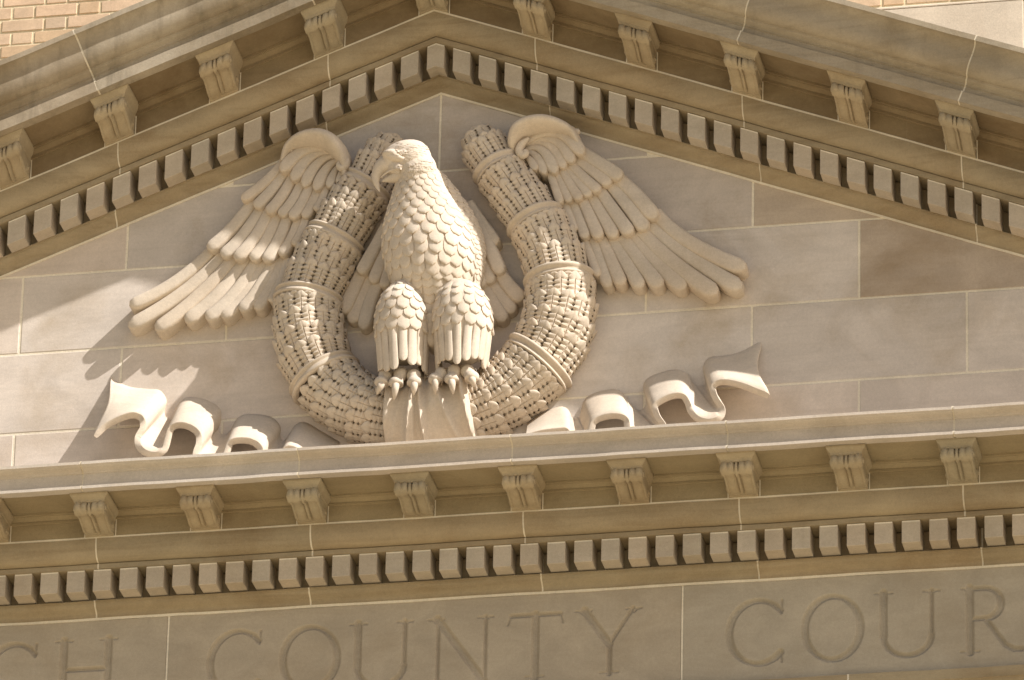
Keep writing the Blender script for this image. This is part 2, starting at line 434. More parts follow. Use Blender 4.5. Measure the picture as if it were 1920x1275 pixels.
for r_ in range(5):
    off = (r_ % 2) * q     # joints: rows -.32...096 at ..., see photograph
    js = [XA + off + 2 * q * k for k in range(-7, 7)]
    for i in range(len(js) - 1):
        a, b = js[i] + .005, js[i + 1] - .005
        poly = [(a, ZC[r_] + .005), (b, ZC[r_] + .005), (b, ZC[r_ + 1] - .005), (a, ZC[r_ + 1] - .005)]
        lim = 1.333
        poly = clip(poly, MS, 1, lim + MS * XA); poly = clip(poly, -MS, 1, lim - MS * XA)
        if len(poly) < 3 or abs(sum(poly[k - 1][0] * poly[k][1] - poly[k][0] * poly[k - 1][1] for k in range(len(poly)))) < .002: continue
        c = tone(.07, .03); c = tuple(v * (.98, 1.0, .96, .88, .80)[r_] for v in c[:3]) + (1,); xm = (a + b) / 2  # upper rows toned down: stain plus painted shade below the raking cornice
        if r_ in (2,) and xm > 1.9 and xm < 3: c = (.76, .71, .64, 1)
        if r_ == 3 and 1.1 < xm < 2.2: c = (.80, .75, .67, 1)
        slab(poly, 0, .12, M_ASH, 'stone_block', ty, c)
vs = [(XL, .0022, -.73), (XR, .0022, -.73), (XR, .0022, -.7), (XA, .0022, 1.34), (XL, .0022, -.7)]
fs = [(0, 1, 2, 3, 4)]
obj('mortar_bed', mesh('mortar_bed', vs, fs, M_MOR), ty)
obj('wall_core', mesh('wall_core', [(XL, .125, -.9), (XR, .125, -.9), (XR, .125, -.7), (XA, .125, 1.9), (XL, .125, -.7)], fs, M_ASH), ty)

# ------------------------------------------------------------------ frieze with cut letters
fz = thing('frieze_wall', 'smooth limestone band cut with large roman capitals reading CH COUNTY COUR, below the dentils', 'wall', (0, 0, -1.81))
LT, LB = -1.402, -1.722
LH = LT - LB
TH, TN = .042, .028         # thick / thin stroke widths
strokes = []                # polyline, width
def st(pts, wd): strokes.append((pts, wd))
def serif(x, z, up, wd=.062):
    s = 1 if up else -1
    st([(x - wd / 2, z - s * .004), (x + wd / 2, z - s * .004)], .013); st([(x - wd * .18, z - s * .006), (x, z - s * .02)], .016); st([(x + wd * .18, z - s * .006), (x, z - s * .02)], .016)
def ell(cx, cz, rx, rz, a0, a1, wd0, wd1, n=40):
    for i in range(n):
        t0, t1 = i / n, (i + 1) / n; A0, A1 = R(a0 + (a1 - a0) * t0), R(a0 + (a1 - a0) * t1); am = (A0 + A1) / 2
        wd = wd0 + (wd1 - wd0) * abs(math.cos(am + .25)) ** 1.3
        st([(cx + rx * math.cos(A0), cz + rz * math.sin(A0)), (cx + rx * math.cos(A1), cz + rz * math.sin(A1))], wd)
ZM = (LT + LB) / 2
def L_O(x0, x1): ell((x0 + x1) / 2, ZM, (x1 - x0) / 2 - .01, LH / 2 - .004, 0, 360, TN, TH)
def L_C(x0, x1):
    rx = (x1 - x0) * .56; ell(x0 + rx, ZM, rx - .01, LH / 2 - .004, 42, 318, TN, TH)
    xe = x0 + rx + (rx - .01) * math.cos(R(42))
    st([(xe + .006, LT - .008), (xe + .002, LT - .07)], .017); st([(xe + .006, LB + .008), (xe + .002, LB + .06)], .015)
def L_H(x0, x1):
    a, b = x0 + .04, x1 - .04
    for x in (a, b): st([(x, LT), (x, LB)], TH); serif(x, LT, 1, .08); serif(x, LB, 0, .08)
    st([(a, ZM + .01), (b, ZM + .01)], TN)
def L_U(x0, x1):
    a, b = x0 + .045, x1 - .045; r_ = (b - a) / 2; zc = LB + r_ * .92
    st([(a, LT), (a, zc)], TH); st([(b, LT), (b, zc)], .027); ell((a + b) / 2, zc, r_, r_ * .92 - .003, 180, 360, TN, .034, 24)
    serif(a, LT, 1, .08); serif(b, LT, 1, .075)
def L_N(x0, x1):
    a, b = x0 + .045, x1 - .035
    st([(a, LT), (a, LB)], .024); st([(b, LT), (b, LB)], .024); st([(a - .005, LT), (b, LB - .006)], TH)
    serif(a - .01, LT, 1, .075); serif(b, LT, 1, .07); serif(a, LB, 0, .075)
def L_T(x0, x1):
    c = (x0 + x1) / 2; st([(c, LT - .006), (c, LB)], TH); st([(x0 + .01, LT - .008), (x1 - .01, LT - .008)], .026)
    st([(x0 + .012, LT - .004), (x0 - .004, LT - .052)], .014); st([(x1 - .012, LT - .004), (x1 + .001, LT - .052)], .014); serif(c, LB, 0, .085)
def L_Y(x0, x1):
    c = (x0 + x1) / 2 + .005; zj = ZM - .015
    st([(x0 + .035, LT), (c, zj)], TH); st([(x1 - .035, LT), (c, zj)], .024); st([(c, zj), (c, LB)], .032)
    serif(x0 + .03, LT, 1, .075); serif(x1 - .03, LT, 1, .07); serif(c, LB, 0, .085)
def L_R(x0, x1):
    a = x0 + .045; zm = ZM + .005
    st([(a, LT), (a, LB)], TH); serif(a, LB, 0, .085); serif(a - .008, LT, 1, .06)
    st([(a, LT - .006), (a + .07, LT - .006)], TN); st([(a, zm), (a + .075, zm)], TN)
    ell(a + .07, (LT + zm) / 2 - .003, .072, (LT - zm) / 2 - .002, -90, 90, TN, TH, 20)
    st([(a + .07, zm), (a + .16, LB + .03), (a + .20, LB + .006), (a + .235, LB + .004)], .032)
L_C(-2.47, -2.222); L_H(-2.135, -1.842); L_C(-1.402, -1.150); L_O(-1.057, -.780); L_U(-.738, -.428); L_N(-.36, -.058)
L_T(.015, .268); L_Y(.335, .632); L_C(1.035, 1.296); L_O(1.384, 1.661); L_U(1.712, 2.022); L_R(2.108, 2.40)
def frieze_block(x0, x1, z0, z1, nx, carve):
    if not carve:
        slab([(x0, z0), (x1, z0), (x1, z1), (x0, z1)], 0, .12, M_FRZ, 'stone_block', fz, tone(.04, .02)); return
    X = np.linspace(x0 + .0025, x1 - .0025, nx); Z = np.linspace(z0, z1 - .001, int((z1 - z0) / .0032))
    G = np.zeros((len(Z), nx)); XX, ZZ = np.meshgrid(X, Z)
    for pts, wd in strokes:
        for p, q_ in zip(pts[:-1], pts[1:]):
            xa_, xb_ = min(p[0], q_[0]) - .02, max(p[0], q_[0]) + .02; za_, zb_ = min(p[1], q_[1]) - .02, max(p[1], q_[1]) + .02
            i0, i1 = np.searchsorted(X, xa_), np.searchsorted(X, xb_); j0, j1 = np.searchsorted(Z, za_), np.searchsorted(Z, zb_)
            if i0 >= i1 or j0 >= j1: continue
            sx, sz = XX[j0:j1, i0:i1], ZZ[j0:j1, i0:i1]; dx, dz = q_[0] - p[0], q_[1] - p[1]; l2 = dx * dx + dz * dz or 1e-9
            t = np.clip(((sx - p[0]) * dx + (sz - p[1]) * dz) / l2, 0, 1)
            d = np.hypot(sx - p[0] - t * dx, sz - p[1] - t * dz)
            dep = np.clip((wd / 2 - d) * 1.3, 0, .0172)
            G[j0:j1, i0:i1] = np.maximum(G[j0:j1, i0:i1], dep)
    nz = len(Z)
    V = np.stack([XX.ravel(), G.ravel(), ZZ.ravel()], 1)
    ii, jj = np.meshgrid(np.arange(nx - 1), np.arange(nz - 1)); a = (jj * nx + ii).ravel()
    F = np.stack([a, a + 1, a + nx + 1, a + nx], 1)
    # side skirts
    n0 = len(V); e = []
    ring = [(0, j) for j in range(nz)]
    extra = []; ef = []
    for i_ in (0, nx - 1):
        base = n0 + len(extra)
        extra += [(X[i_] + (-.0025 if i_ == 0 else .0025), .004, Z[0]), (X[i_] + (-.0025 if i_ == 0 else .0025), .004, Z[-1])]
        ef.append((i_, (nz - 1) * nx + i_, base + 1, base))
    V = np.vstack([V, np.array(extra)]); F = np.vstack([F, np.array(ef)])
    me = bpy.data.meshes.new('stone_block'); me.vertices.add(len(V)); me.vertices.foreach_set('co', V.ravel())
    me.loops.add(F.size); me.loops.foreach_set('vertex_index', F.ravel().astype(np.int32))
    me.polygons.add(len(F)); me.polygons.foreach_set('loop_start', np.arange(0, F.size, 4, dtype=np.int32))
    me.update(calc_edges=True); me.validate(); me.materials.append(M_FRZ)
    obj('stone_block', me, fz, color=tone(.03, .015))
fjs = [-3.95, -1.598, .827, 3.1]
for k, (a, b) in enumerate(zip(fjs[:-1], fjs[1:])): frieze_block(a + .004, b - .004, -1.806, -1.309, int((b - a) / .0032), True)
frieze_block(XL, -3.954, -1.806, -1.309, 4, False); frieze_block(3.104, XR, -1.806, -1.309, 4, False)
obj('mortar_bed', mesh('mortar_bed', [(XL, .0175, -1.82), (XR, .0175, -1.82), (XR, .0175, -1.29), (XL, .0175, -1.29)], [(0, 1, 2, 3)], M_MOR), fz)
mb = MB()
for x in fjs: mb.box(x - .0045, x + .0045, .0015, .017, -1.806, -1.309)
obj('mortar_joint', mesh('mortar_joint', mb.v, mb.f, M_MOR), fz)
ar = thing('architrave', 'plain limestone architrave moulding under the lettered frieze at the lower right edge', 'moulding', (0, 0, -2.2))
P_AR = [(.1, -2.3), (-.012, -2.3), (-.012, -1.905), (-.02, -1.895), (-.032, -1.865), (-.036, -1.862), (-.036, -1.812), (.1, -1.81)]
course(ar, P_AR, [XL, -2.5, -.45, 1.60, 3.4, XR], 0, M_COR, gap=.009)

# ------------------------------------------------------------------ building behind
bw = thing('brick_wall', 'sunlit buff brick wall rising behind the pediment', 'wall', (0, 2.2, 0))
mb = MB(); mb.box(-7, 5, 2.204, 2.5, 2.81, 4.2); obj('mortar_bed', mesh('mortar_bed', mb.v, mb.f, M_BMO), bw)
def brick_me(wd, ht=.064):
    mb = MB(); mb.box(-wd / 2, wd / 2, 0, .05, 0, ht); return bevel(mesh('brick', mb.v, mb.f, M_BRK), .0022)
bs, bh = brick_me(.221), brick_me(.107)
ZB = 2.822
rest = MB()
for r_ in range(13):
    z = ZB + r_ * .0755; x = -6.6 + (.176 if r_ % 2 else 0) + .03; k = 0
    while x < 4.6:
        st_ = k % 2 == 0; wd = .221 if st_ else .107
        cx = x + wd / 2; pxx = (cx - CAMP.x, )
        vis = (-3.5 < cx < -2.0 and z < 3.5) or (1.2 < cx < 2.2 and z < 3.05)
        if vis:
            c = random.choice([(1, .98, .95, 1), (1.05, 1.0, .97, 1), (.97, .95, .93, 1), (.86, .86, .86, 1) if not st_ else (1, .97, .95, 1), (.93, .88, .8, 1)])
            obj('brick', bs if st_ else bh, bw, Matrix.Translation((cx + random.uniform(-.001, .001), 2.2 + random.uniform(-.0015, .001), z)), c)
        else: rest.box(x, x + wd, 2.2, 2.23, z, z + .064)
        x += wd + .0125; k += 1
o = obj('brick', mesh('brick_field', rest.v, rest.f, M_BRK), bw); o['kind'] = 'stuff'
bc = thing('belt_course', 'pale smooth limestone belt course under the bricks, above the right slope', 'moulding', (0, 2.2, 2.3))
for a, b in zip([-7, -5.1, -3.4, -1.7, .0, 1.05, 2.155, 3.3], [-5.1, -3.4, -1.7, 0, 1.05, 2.155, 3.3, 5]):
    slab([(a + .004, 1.2), (b - .004, 1.2), (b - .004, 2.775), (a + .004, 2.775)], 2.16, 2.4, M_BLT, 'stone_block', bc, tone(.03, .01))
mb = MB(); mb.box(-7, 5, 2.165, 2.4, 1.2, 2.774); obj('mortar_bed', mesh('mortar_bed', mb.v, mb.f, M_MOR), bc)
mb = MB(); mb.add(*sweep([(2.4, 2.776), (2.158, 2.776), (2.158, 2.783), (2.205, 2.812), (2.4, 2.812)], [-7, 5])); obj('drip_edge', fixn(mesh('drip_edge', mb.v, mb.f, M_BLT)), bc)
rf = thing('gable_roof', 'low gabled roof hidden behind the sloping cornices', 'roof', (XA, 1.2, 2.1))
vs, fs = sweep([(.305, 2.14), (2.155, 2.14), (2.155, 2.08), (.305, 2.08)], [XA - 4.6, XA, XA + 4.6], 1)
rf['kind'] = 'structure'
obj('roof_sheet', fixn(mesh('roof_sheet', vs, fs, M_ROF)), rf)
wb = thing('lower_wall', 'plain limestone wall of the portico under the architrave, below the picture', 'wall', (0, .4, GZ))
wb['kind'] = 'structure'
mb = MB(); mb.box(XL, XR, .06, .5, GZ, -2.302); mb.box(XL, XR, .13, .6, -2.302, -.9)
obj('wall_core', mesh('wall_core', mb.v, mb.f, M_ASH), wb)

# ------------------------------------------------------------------ carving helpers
def bez3(p0, pm, p2, t):   # quadratic through pm at t=.5
    c = 2 * pm - .5 * p0 - .5 * p2
    return (1 - t) ** 2 * p0 + 2 * t * (1 - t) * c + t * t * p2
def catmull(P, n):
    out = []; m_ = len(P)
    for i in range(m_ - 1):
        p0, p1, p2, p3 = P[max(0, i - 1)], P[i], P[i + 1], P[min(m_ - 1, i + 2)]
        for k in range(n):
            t = k / n
            out.append([.5 * ((2 * b) + (-a + c) * t + (2 * a - 5 * b + 4 * c - d) * t * t + (-a + 3 * b - 3 * c + d) * t ** 3) for a, b, c, d in zip(p0, p1, p2, p3)])
    out.append(list(P[-1])); return out
def feather(pts, wpx, y0, y1, parent, dome=.013, name='feather', w0=.8, back=.012, nt_=18, nu=11, mat=None, grow=False):
    """long tongue carved in relief; pts = root, mid, tip in photo pixels; front depth y0 (root) to y1 (tip)"""
    a, b, c = (at(p[0], p[1], y) for p, y in zip(pts, (y0, (y0 + y1) / 2, y1)))
    W = wpx * PX / 2 * 1.10; vs = []; L_ = (c - a).length; tipf = min(.35, W * 1.15 / L_)
    for j in range(nt_ + 1):
        t = j / nt_
        if t > .8: t = .8 + .2 * math.sin((t - .8) / .2 * math.pi / 2)
        t = min(t, 1.0)
        p = bez3(a, b, c, t); q2 = bez3(a, b, c, min(1, t + .01)); q1 = bez3(a, b, c, max(0, t - .01)); T = q2 - q1; T.y = 0; T.normalize()
        Nn = Vector((T.z, 0, -T.x)); wd = W * (w0 + (1 - w0) * (t if grow else min(1, t * 1.5)))
        k = 0
        if t > 1 - tipf: k = (t - (1 - tipf)) / tipf; wd *= max(.04, math.sqrt(max(0, 1 - k ** 2.3)))
        yf = y0 + (y1 - y0) * t
        vs.append(Vector((p.x, back, p.z)) - Nn * wd * .96)
        for i in range(nu):
            u = -1 + 2 * i / (nu - 1); ue = math.copysign(min(1, abs(u) ** .62), u)
            dm_ = dome * (1 - abs(u) ** 3.8) - (dome * .9 * (k ** 4))
            if i in (0, nu - 1): dm_ = -dome * .35
            ridge = .0022 * math.exp(-(u / .16) ** 2) * (1 - k)
            vs.append(Vector((p.x, yf - dm_ - ridge, p.z)) + Nn * wd * ue)
        vs.append(Vector((p.x, back, p.z)) + Nn * wd * .96)
    fs = grid_faces(nu + 2, nt_ + 1)
    fs.append(tuple(range(nu + 2))); fs.append(tuple(range(nt_ * (nu + 2), (nt_ + 1) * (nu + 2))))
    me = fixn(mesh(name, vs, fs, mat or M_CRV, True, 50))
    return obj(name, me, parent, color=tone(.02, .01))
def tube(P, rad, n=14, squash=1.0, cap=True):
    """P list of Vectors, rad list; returns verts, faces"""
    vs = []; m_ = len(P)
    for j in range(m_):
        T = (P[min(m_ - 1, j + 1)] - P[max(0, j - 1)]).normalized()
        A = Vector((0, 1, 0)); A = (A - T * A.dot(T)).normalized(); B = T.cross(A)
        for i in range(n):
            a = 2 * math.pi * i / n; vs.append(P[j] + (A * math.cos(a) * squash + B * math.sin(a)) * rad[j])
    fs = grid_faces(n, m_, True)
    if cap: fs.append(tuple(range(n))); fs.append(tuple(reversed(range((m_ - 1) * n, m_ * n))))
    return vs, fs

# ------------------------------------------------------------------ wreath
wr = thing('wreath', 'thick horseshoe shaped carved wreath of overlapping leaves bound with bands under the eagle', 'wreath', tuple(at(800, 830, -.1)))
WY = -.065
WP = [(719, 296, 42), (706, 320, 44), (688, 352, 48), (655, 400, 52), (628, 452, 56), (600, 510, 60), (580, 563, 63), (579, 620, 67), (590, 672, 68), (612, 714, 66),
      (650, 750, 64), (695, 772, 64), (750, 786, 65), (800, 790, 66), (850, 782, 66), (905, 764, 66), (955, 733, 67), (1000, 693, 69), (1033, 645, 70), (1051, 590, 69),
      (1050, 530, 63), (1034, 472, 58), (1007, 420, 54), (973, 370, 49), (938, 322, 48), (914, 286, 47)]
cp = [(*at(x, y, WY), r_ * PX) for x, y, r_ in WP]
SP = catmull([list(p) for p in cp], 16)
SPv = [Vector(p[:3]) for p in SP]; SPr = [p[3] for p in SP]
cum = [0]
for a, b in zip(SPv[:-1], SPv[1:]): cum.append(cum[-1] + (b - a).length)
def wp(s):
    if s < 0 or s > cum[-1]:
        e = 0 if s < 0 else cum[-1]; P, r_, T, Nn = wp(e); return P + T * (s - e), r_ * (1 - min(.5, abs(s - e) * 3.2)), T, Nn
    s = max(0, min(cum[-1] - 1e-6, s))
    i = int(np.searchsorted(cum, s, side='right')) - 1; i = max(0, min(len(cum) - 2, i)); t = (s - cum[i]) / (cum[i + 1] - cum[i])
    P = SPv[i].lerp(SPv[i + 1], t); r_ = SPr[i] * (1 - t) + SPr[i + 1] * t
    a, b = max(0, i - 2), min(len(SPv) - 1, i + 3); T = (SPv[b] - SPv[a]).normalized(); Yv = Vector((0, 1, 0)); Nn = T.cross(Yv).normalized()
    return P, r_, T, Nn
def s_at(px, py):
    q_ = at(px, py, WY); return cum[min(range(len(SPv)), key=lambda i: (SPv[i] - q_).length)]
sbot = s_at(800, 790)
vs, fs = tube(SPv, [r_ * .72 for r_ in SPr], 22)
obj('wreath_core', fixn(mesh('wreath_core', vs, fs, M_WRE, True)), wr)
for e, sg in ((0, -1), (-1, 1)):        # rounded leafy horn ends
    P, r_, T, Nn = wp(0 if e == 0 else cum[-1])
    vs = []; 
    for j in range(7):
        a = R(90 * j / 6)
        for i in range(18):
            b = 2 * math.pi * i / 18; vs.append(P + T * sg * r_ * .6 * math.sin(a) + (Vector((0, 1, 0)) * math.cos(b) + Nn * math.sin(b)) * max(.002, r_ * .72 * math.cos(a)))
    obj('wreath_end', fixn(mesh('wreath_end', vs, grid_faces(18, 7, True), M_WRE, True)), wr)
def leaf_me(kind, seed):
    """unit leaf: x -.5...5 across, y 0..1 to the tip, z outward"""
    nu = 9; vs = []
    lob = 5; VV = [.74 * (l_ + f_) / 5 for l_ in range(5) for f_ in (0, .13, .5, .87)] + [.74] + [.74 + .26 * math.sin(R(90 * k / 6)) for k in range(1, 7)]; nv = len(VV)
    for j, v in enumerate(VV):
        wv = .5 * (.74 + .26 * min(1, v / .6)) * (1 if v <= .74 else max(.02, math.cos(math.asin(min(1, (v - .74) / .26)))))
        ph = v / .74 * lob
        if v < .75: wv *= 1 - (.26 if kind else .24) * (1 if abs(ph - round(ph)) < .05 else 0)
        for i in range(nu):
            u = (-1, -.93, -.62, -.11, 0, .11, .62, .93, 1)[i]; au = abs(u)
            z = .13 * (1 - au ** 3.0) + .30 * v * v + .03
            z -= (.08 if i == 4 else 0) * (1 if v < .8 else .2)
            z += (.06 if kind else .022) * -math.cos(2 * math.pi * (ph - .30 * (1 - au))) * min(1, au * 1.6) * (1 if v < .78 else 0)
            if v > .9: z -= .5 * (v - .9)
            vs.append((u * wv, v, z))
    fs = grid_faces(nu, nv); base = len(vs)
    rim = [j * nu for j in range(nv)] + [(nv - 1) * nu + i for i in range(1, nu)] + [j * nu + nu - 1 for j in range(nv - 2, -1, -1)]
    for k in rim: x, y, z = vs[k]; vs.append((x * .97, y * .99, z - .95))
    for k in range(len(rim) - 1): fs.append((rim[k], rim[k + 1], base + k + 1, base + k))
    return mesh('leaf', vs, fs, M_WRE, True, 50)
LEAF = [[leaf_me(0, i) for i in range(2)], [leaf_me(1, i) for i in range(2)]]
bands = [s_at(690, 352), s_at(628, 452), s_at(577, 563), s_at(608, 710), s_at(1012, 684), s_at(1051, 530), s_at(1008, 421), s_at(934, 322)]
def ring(s, parent):
    P, r_, T, Nn = wp(s); prof = [(-.034, .93), (-.033, 1.045), (-.026, 1.085), (-.018, 1.075), (-.014, 1.03), (-.006, 1.02), (.003, 1.05), (.010, 1.10), (.020, 1.115), (.028, 1.09), (.032, 1.03), (.033, .93)]
    vs = []; n = 44
    for d, k in prof:
        for i in range(n):
            a = 2 * math.pi * i / n; rad = r_ * .97 * k
            sk = .010 * math.sin(a * 1 + .5)
            vs.append(P + T * (d * .85 + sk) + (Vector((0, -1, 0)) * math.cos(a) + Nn * math.sin(a)) * rad)
    obj('band', fixn(mesh('band', vs, grid_faces(n, len(prof), True), M_WRE, True, 60)), parent)
for s in bands: ring(s, wr)
leaves = []
row = 0; s = .0
def leafrow(s, dirn, row, ln0):
    P, r_, T, Nn = wp(s); T = T * dirn; n = 7 if r_ < .135 else 8
    dA = 190 / n
    for i in range(-1, n + 1):
        a = R(-95 + dA * (i + (.5 if row % 2 else 0)))
        O = (Vector((0, -1, 0)) * math.cos(a) + Nn * math.sin(a))
        z0 = P + O * r_ * .87
        if z0.z < -.68: continue
        ln = ln0 * random.uniform(.97, 1.03)
        P2, r2, T2, N2 = wp(s + dirn * ln); O2 = (Vector((0, -1, 0)) * math.cos(a) + N2 * math.sin(a)); tip = P2 + O2 * r2 * .895
        wd = (r_ + r2) / 2 * R(dA) * .965
        Y = (tip - z0); ln = Y.length; Y.normalize(); Xv = Y.cross(O).normalized(); Zv = Xv.cross(Y)
        M = Matrix((Xv * wd, Y * ln, Zv * .066)).transposed().to_4x4(); M.translation = z0
        ribbed = 1 if (P.z < .30) else 0
        leaves.append((-(O + O2).dot(fw), M, ribbed))
bl = sorted(b for b in bands if b < sbot); br = sorted(b for b in bands if b > sbot)
for dirn, marks, end in ((-1, [sbot - .10] + bl[::-1], 0.0), (1, [sbot + .10] + br, cum[-1])):
    marks = marks + [end + dirn * .045]
    row = 0
    for a, b in zip(marks[:-1], marks[1:]):
        L_ = abs(b - a); n = max(2, round(L_ / .084))
        for k in range(n):
            s0 = a + dirn * L_ * k / n; room = L_ * (1 - k / n) - (.026 if b != marks[-1] else 0)
            ln = min(.150, room)
            if ln > .055: leafrow(s0, dirn, row, ln); row += 1
    P, r_, T, Nn = wp(end); T = T * dirn
    for k in range(3):                  # leaves closing over the horn end
        n = (8, 6, 4)[k]
        for i in range(n):
            ph = 2 * math.pi * (i + .5 * ((k + row) % 2)) / n
            O = (Vector((0, -1, 0)) * math.cos(ph) + Nn * math.sin(ph)); th = R((14, 36, 60)[k])
            z0 = P + T * r_ * .75 * math.sin(th) + O * r_ * .86 * math.cos(th); th2 = th + R(34)
            tip = P + T * r_ * .95 * math.sin(th2) + O * r_ * .80 * math.cos(th2)
            Y = (tip - z0); ln = Y.length * 1.25; Y.normalize(); Xv = Y.cross(O * math.cos(th) + T * math.sin(th)).normalized(); Zv = Xv.cross(Y)
            if -Zv.dot(fw) < -.3: continue
            M = Matrix((Xv * r_ * .62, Y * ln, Zv * .075)).transposed().to_4x4(); M.translation = z0; leaves.append((-Zv.dot(fw), M, 0))
leaves.sort(key=lambda l: -l[0])
for f_, M, rb in leaves[:298]: obj('leaf', random.choice(LEAF[rb]), wr, M, tone(.03, .015))
mb = MB()
for f_, M, rb in leaves[298:]:
    me = LEAF[rb][0]; mb.add([M @ v.co for v in me.vertices], [tuple(p.vertices) for p in me.polygons])
o = obj('leaf', mesh('leaf_fringe', mb.v, mb.f, M_WRE, True, 60), wr); o['kind'] = 'stuff'
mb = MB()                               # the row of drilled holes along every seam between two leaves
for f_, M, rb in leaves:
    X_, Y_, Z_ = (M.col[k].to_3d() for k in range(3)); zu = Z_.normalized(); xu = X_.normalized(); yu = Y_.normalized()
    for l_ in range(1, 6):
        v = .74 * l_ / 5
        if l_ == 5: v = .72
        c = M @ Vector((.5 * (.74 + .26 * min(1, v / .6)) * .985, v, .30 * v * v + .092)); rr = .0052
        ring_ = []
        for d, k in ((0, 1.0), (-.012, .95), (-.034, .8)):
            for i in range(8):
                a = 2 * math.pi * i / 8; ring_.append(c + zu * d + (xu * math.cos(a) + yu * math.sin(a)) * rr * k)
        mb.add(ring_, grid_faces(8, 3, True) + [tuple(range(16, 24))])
o = obj('drill_hole', mesh('drill_holes', mb.v, mb.f, M_HSH), wr); o['kind'] = 'stuff'

# ------------------------------------------------------------------ eagle
eg = thing('eagle', 'pale stone eagle with spread wings and head turned left, perched on the wreath', 'sculpture', tuple(at(800, 720, -.2)))
BODY = [(302, 752, 802, -.315, .066), (325, 749, 824, -.31, .085), (350, 742, 830, -.295, .10), (380, 733, 848, -.27, .12), (415, 723, 868, -.245, .142), (450, 719, 882, -.23, .16),
        (485, 722, 888, -.22, .165), (520, 734, 886, -.21, .155), (550, 750, 874, -.20, .135), (585, 772, 858, -.18, .10), (620, 786, 838, -.15, .07), (655, 797, 826, -.12, .03)]
THL = [(532, 745, 775, -.26, .05), (545, 728, 785, -.262, .08), (565, 713, 795, -.262, .108), (595, 706, 801, -.258, .116), (625, 706, 803, -.252, .112), (655, 711, 800, -.25, .10), (670, 722, 790, -.25, .08), (678, 735, 780, -.25, .05)]
THR = [(530, 840, 885, -.26, .05), (545, 828, 900, -.262, .08), (565, 818, 914, -.262, .108), (595, 814, 920, -.258, .116), (625, 814, 921, -.252, .112), (655, 818, 916, -.25, .10), (670, 830, 902, -.25, .08), (678, 842, 890, -.25, .05)]
def sections(S): return [(at((a + b) / 2, row, yc), (b - a) / 2 * PX, hd) for row, a, b, yc, hd in S]
def loft(S, n=28, rep=4):
    Q = catmull([[c.x, c.y, c.z, hw, hd] for c, hw, hd in S], rep); vs = []
    for x, y, z, hw, hd in Q:
        for i in range(n):
            a = 2 * math.pi * i / n; vs.append((x + hw * math.cos(a), y + hd * math.sin(a), z))
    fs = grid_faces(n, len(Q), True); fs.append(tuple(range(n))); fs.append(tuple(reversed(range((len(Q) - 1) * n, len(Q) * n))))
    return vs, fs, Q
def ellipsoid(c, r_, n=20, m_=12, tilt=0):
    vs = []
    for j in range(m_ + 1):
        a = math.pi * j / m_
        for i in range(n):
            b = 2 * math.pi * i / n; x, y, z = r_[0] * math.sin(a) * math.cos(b), r_[1] * math.sin(a) * math.sin(b), r_[2] * math.cos(a)
            x, z = x * math.cos(tilt) - z * math.sin(tilt), x * math.sin(tilt) + z * math.cos(tilt); vs.append((c[0] + x, c[1] + y, c[2] + z))
    return vs, grid_faces(n, m_ + 1, True)
def remeshed(name, mb, vox, sm, mat, parent):
    me = fixn(mesh(name, mb.v, mb.f, mat)); o = bpy.data.objects.new(name, me); COL.objects.link(o)
    m_ = o.modifiers.new('r', 'REMESH'); m_.mode = 'VOXEL'; m_.voxel_size = vox; m_.use_smooth_shade = True
    if sm: s_ = o.modifiers.new('s', 'SMOOTH'); s_.iterations = sm; s_.factor = .5
    dg = bpy.context.evaluated_depsgraph_get(); me2 = bpy.data.meshes.new_from_object(o.evaluated_get(dg)); me2.name = name
    if not me2.materials: me2.materials.append(mat)
    bpy.data.objects.remove(o); me2.shade_smooth(); return obj(name, me2, parent)
mbB = MB(); QS = []
for S in (BODY, THL, THR):
    v_, f_, Q = loft(sections(S)); mbB.add(v_, f_); QS.append(Q)
body = remeshed('body', mbB, .009, 4, M_CRV, eg)
# head
mbH = MB()
hc = at(768, 302, -.335)
mbH.add(*ellipsoid(at(771, 300, -.335), (.098, .085, .100), tilt=.3))
mbH.add(*ellipsoid(at(759, 290, -.335), (.112, .078, .066), tilt=.22))
mbH.add(*ellipsoid(at(745, 301, -.345), (.075, .066, .064)))
mbH.add(*ellipsoid(at(780, 320, -.33), (.10, .085, .10)))
mbH.add(*ellipsoid(at(738, 292, -.385), (.056, .048, .024), tilt=-.22))
mbH.add(*ellipsoid(at(754, 293, -.380), (.045, .046, .022), tilt=.1))      # heavy brow, viewer side
mbH.add(*ellipsoid(at(740, 294, -.33), (.055, .055, .045), tilt=-.3))
mbH.add(*ellipsoid(at(748, 318, -.345), (.055, .062, .045)))
head = remeshed('head', mbH, .0055, 3, M_CRV, eg)
def px_tube(pts, y, n=6, seg=16, squash=1., dy=None):
    P = catmull([[*at(x, yy, (y if dy is None else y + d)), r_] for (x, yy, r_), d in zip(pts, dy or [0] * len(pts))], n)
    return tube([Vector(p[:3]) for p in P], [max(.0012, p[3]) for p in P], seg, squash)
mb = MB()
mb.add(*px_tube([(750, 306, .044), (736, 307, .050), (723, 310, .048), (713, 317, .038), (707, 327, .027), (705, 338, .0185), (707, 348, .0115), (710, 355, .006), (712, 360, .0015)], -.350, squash=.82))
obj('beak', fixn(mesh('beak', mb.v, mb.f, M_CRV, True, 60)), eg)
mb = MB(); mb.add(*px_tube([(760, 326, .034), (746, 331, .030), (732, 335, .020), (722, 338, .010), (716, 340, .002)], -.350, squash=1.1))
obj('lower_beak', fixn(mesh('lower_beak', mb.v, mb.f, M_CRV, True, 60)), eg)
mb = MB(); mb.add(*px_tube([(752, 316, .006), (744, 317, .0075), (732, 320, .006), (722, 326, .0045), (714, 333, .003)], -.350, dy=[-.060, -.048, -.036, -.028, -.018]))
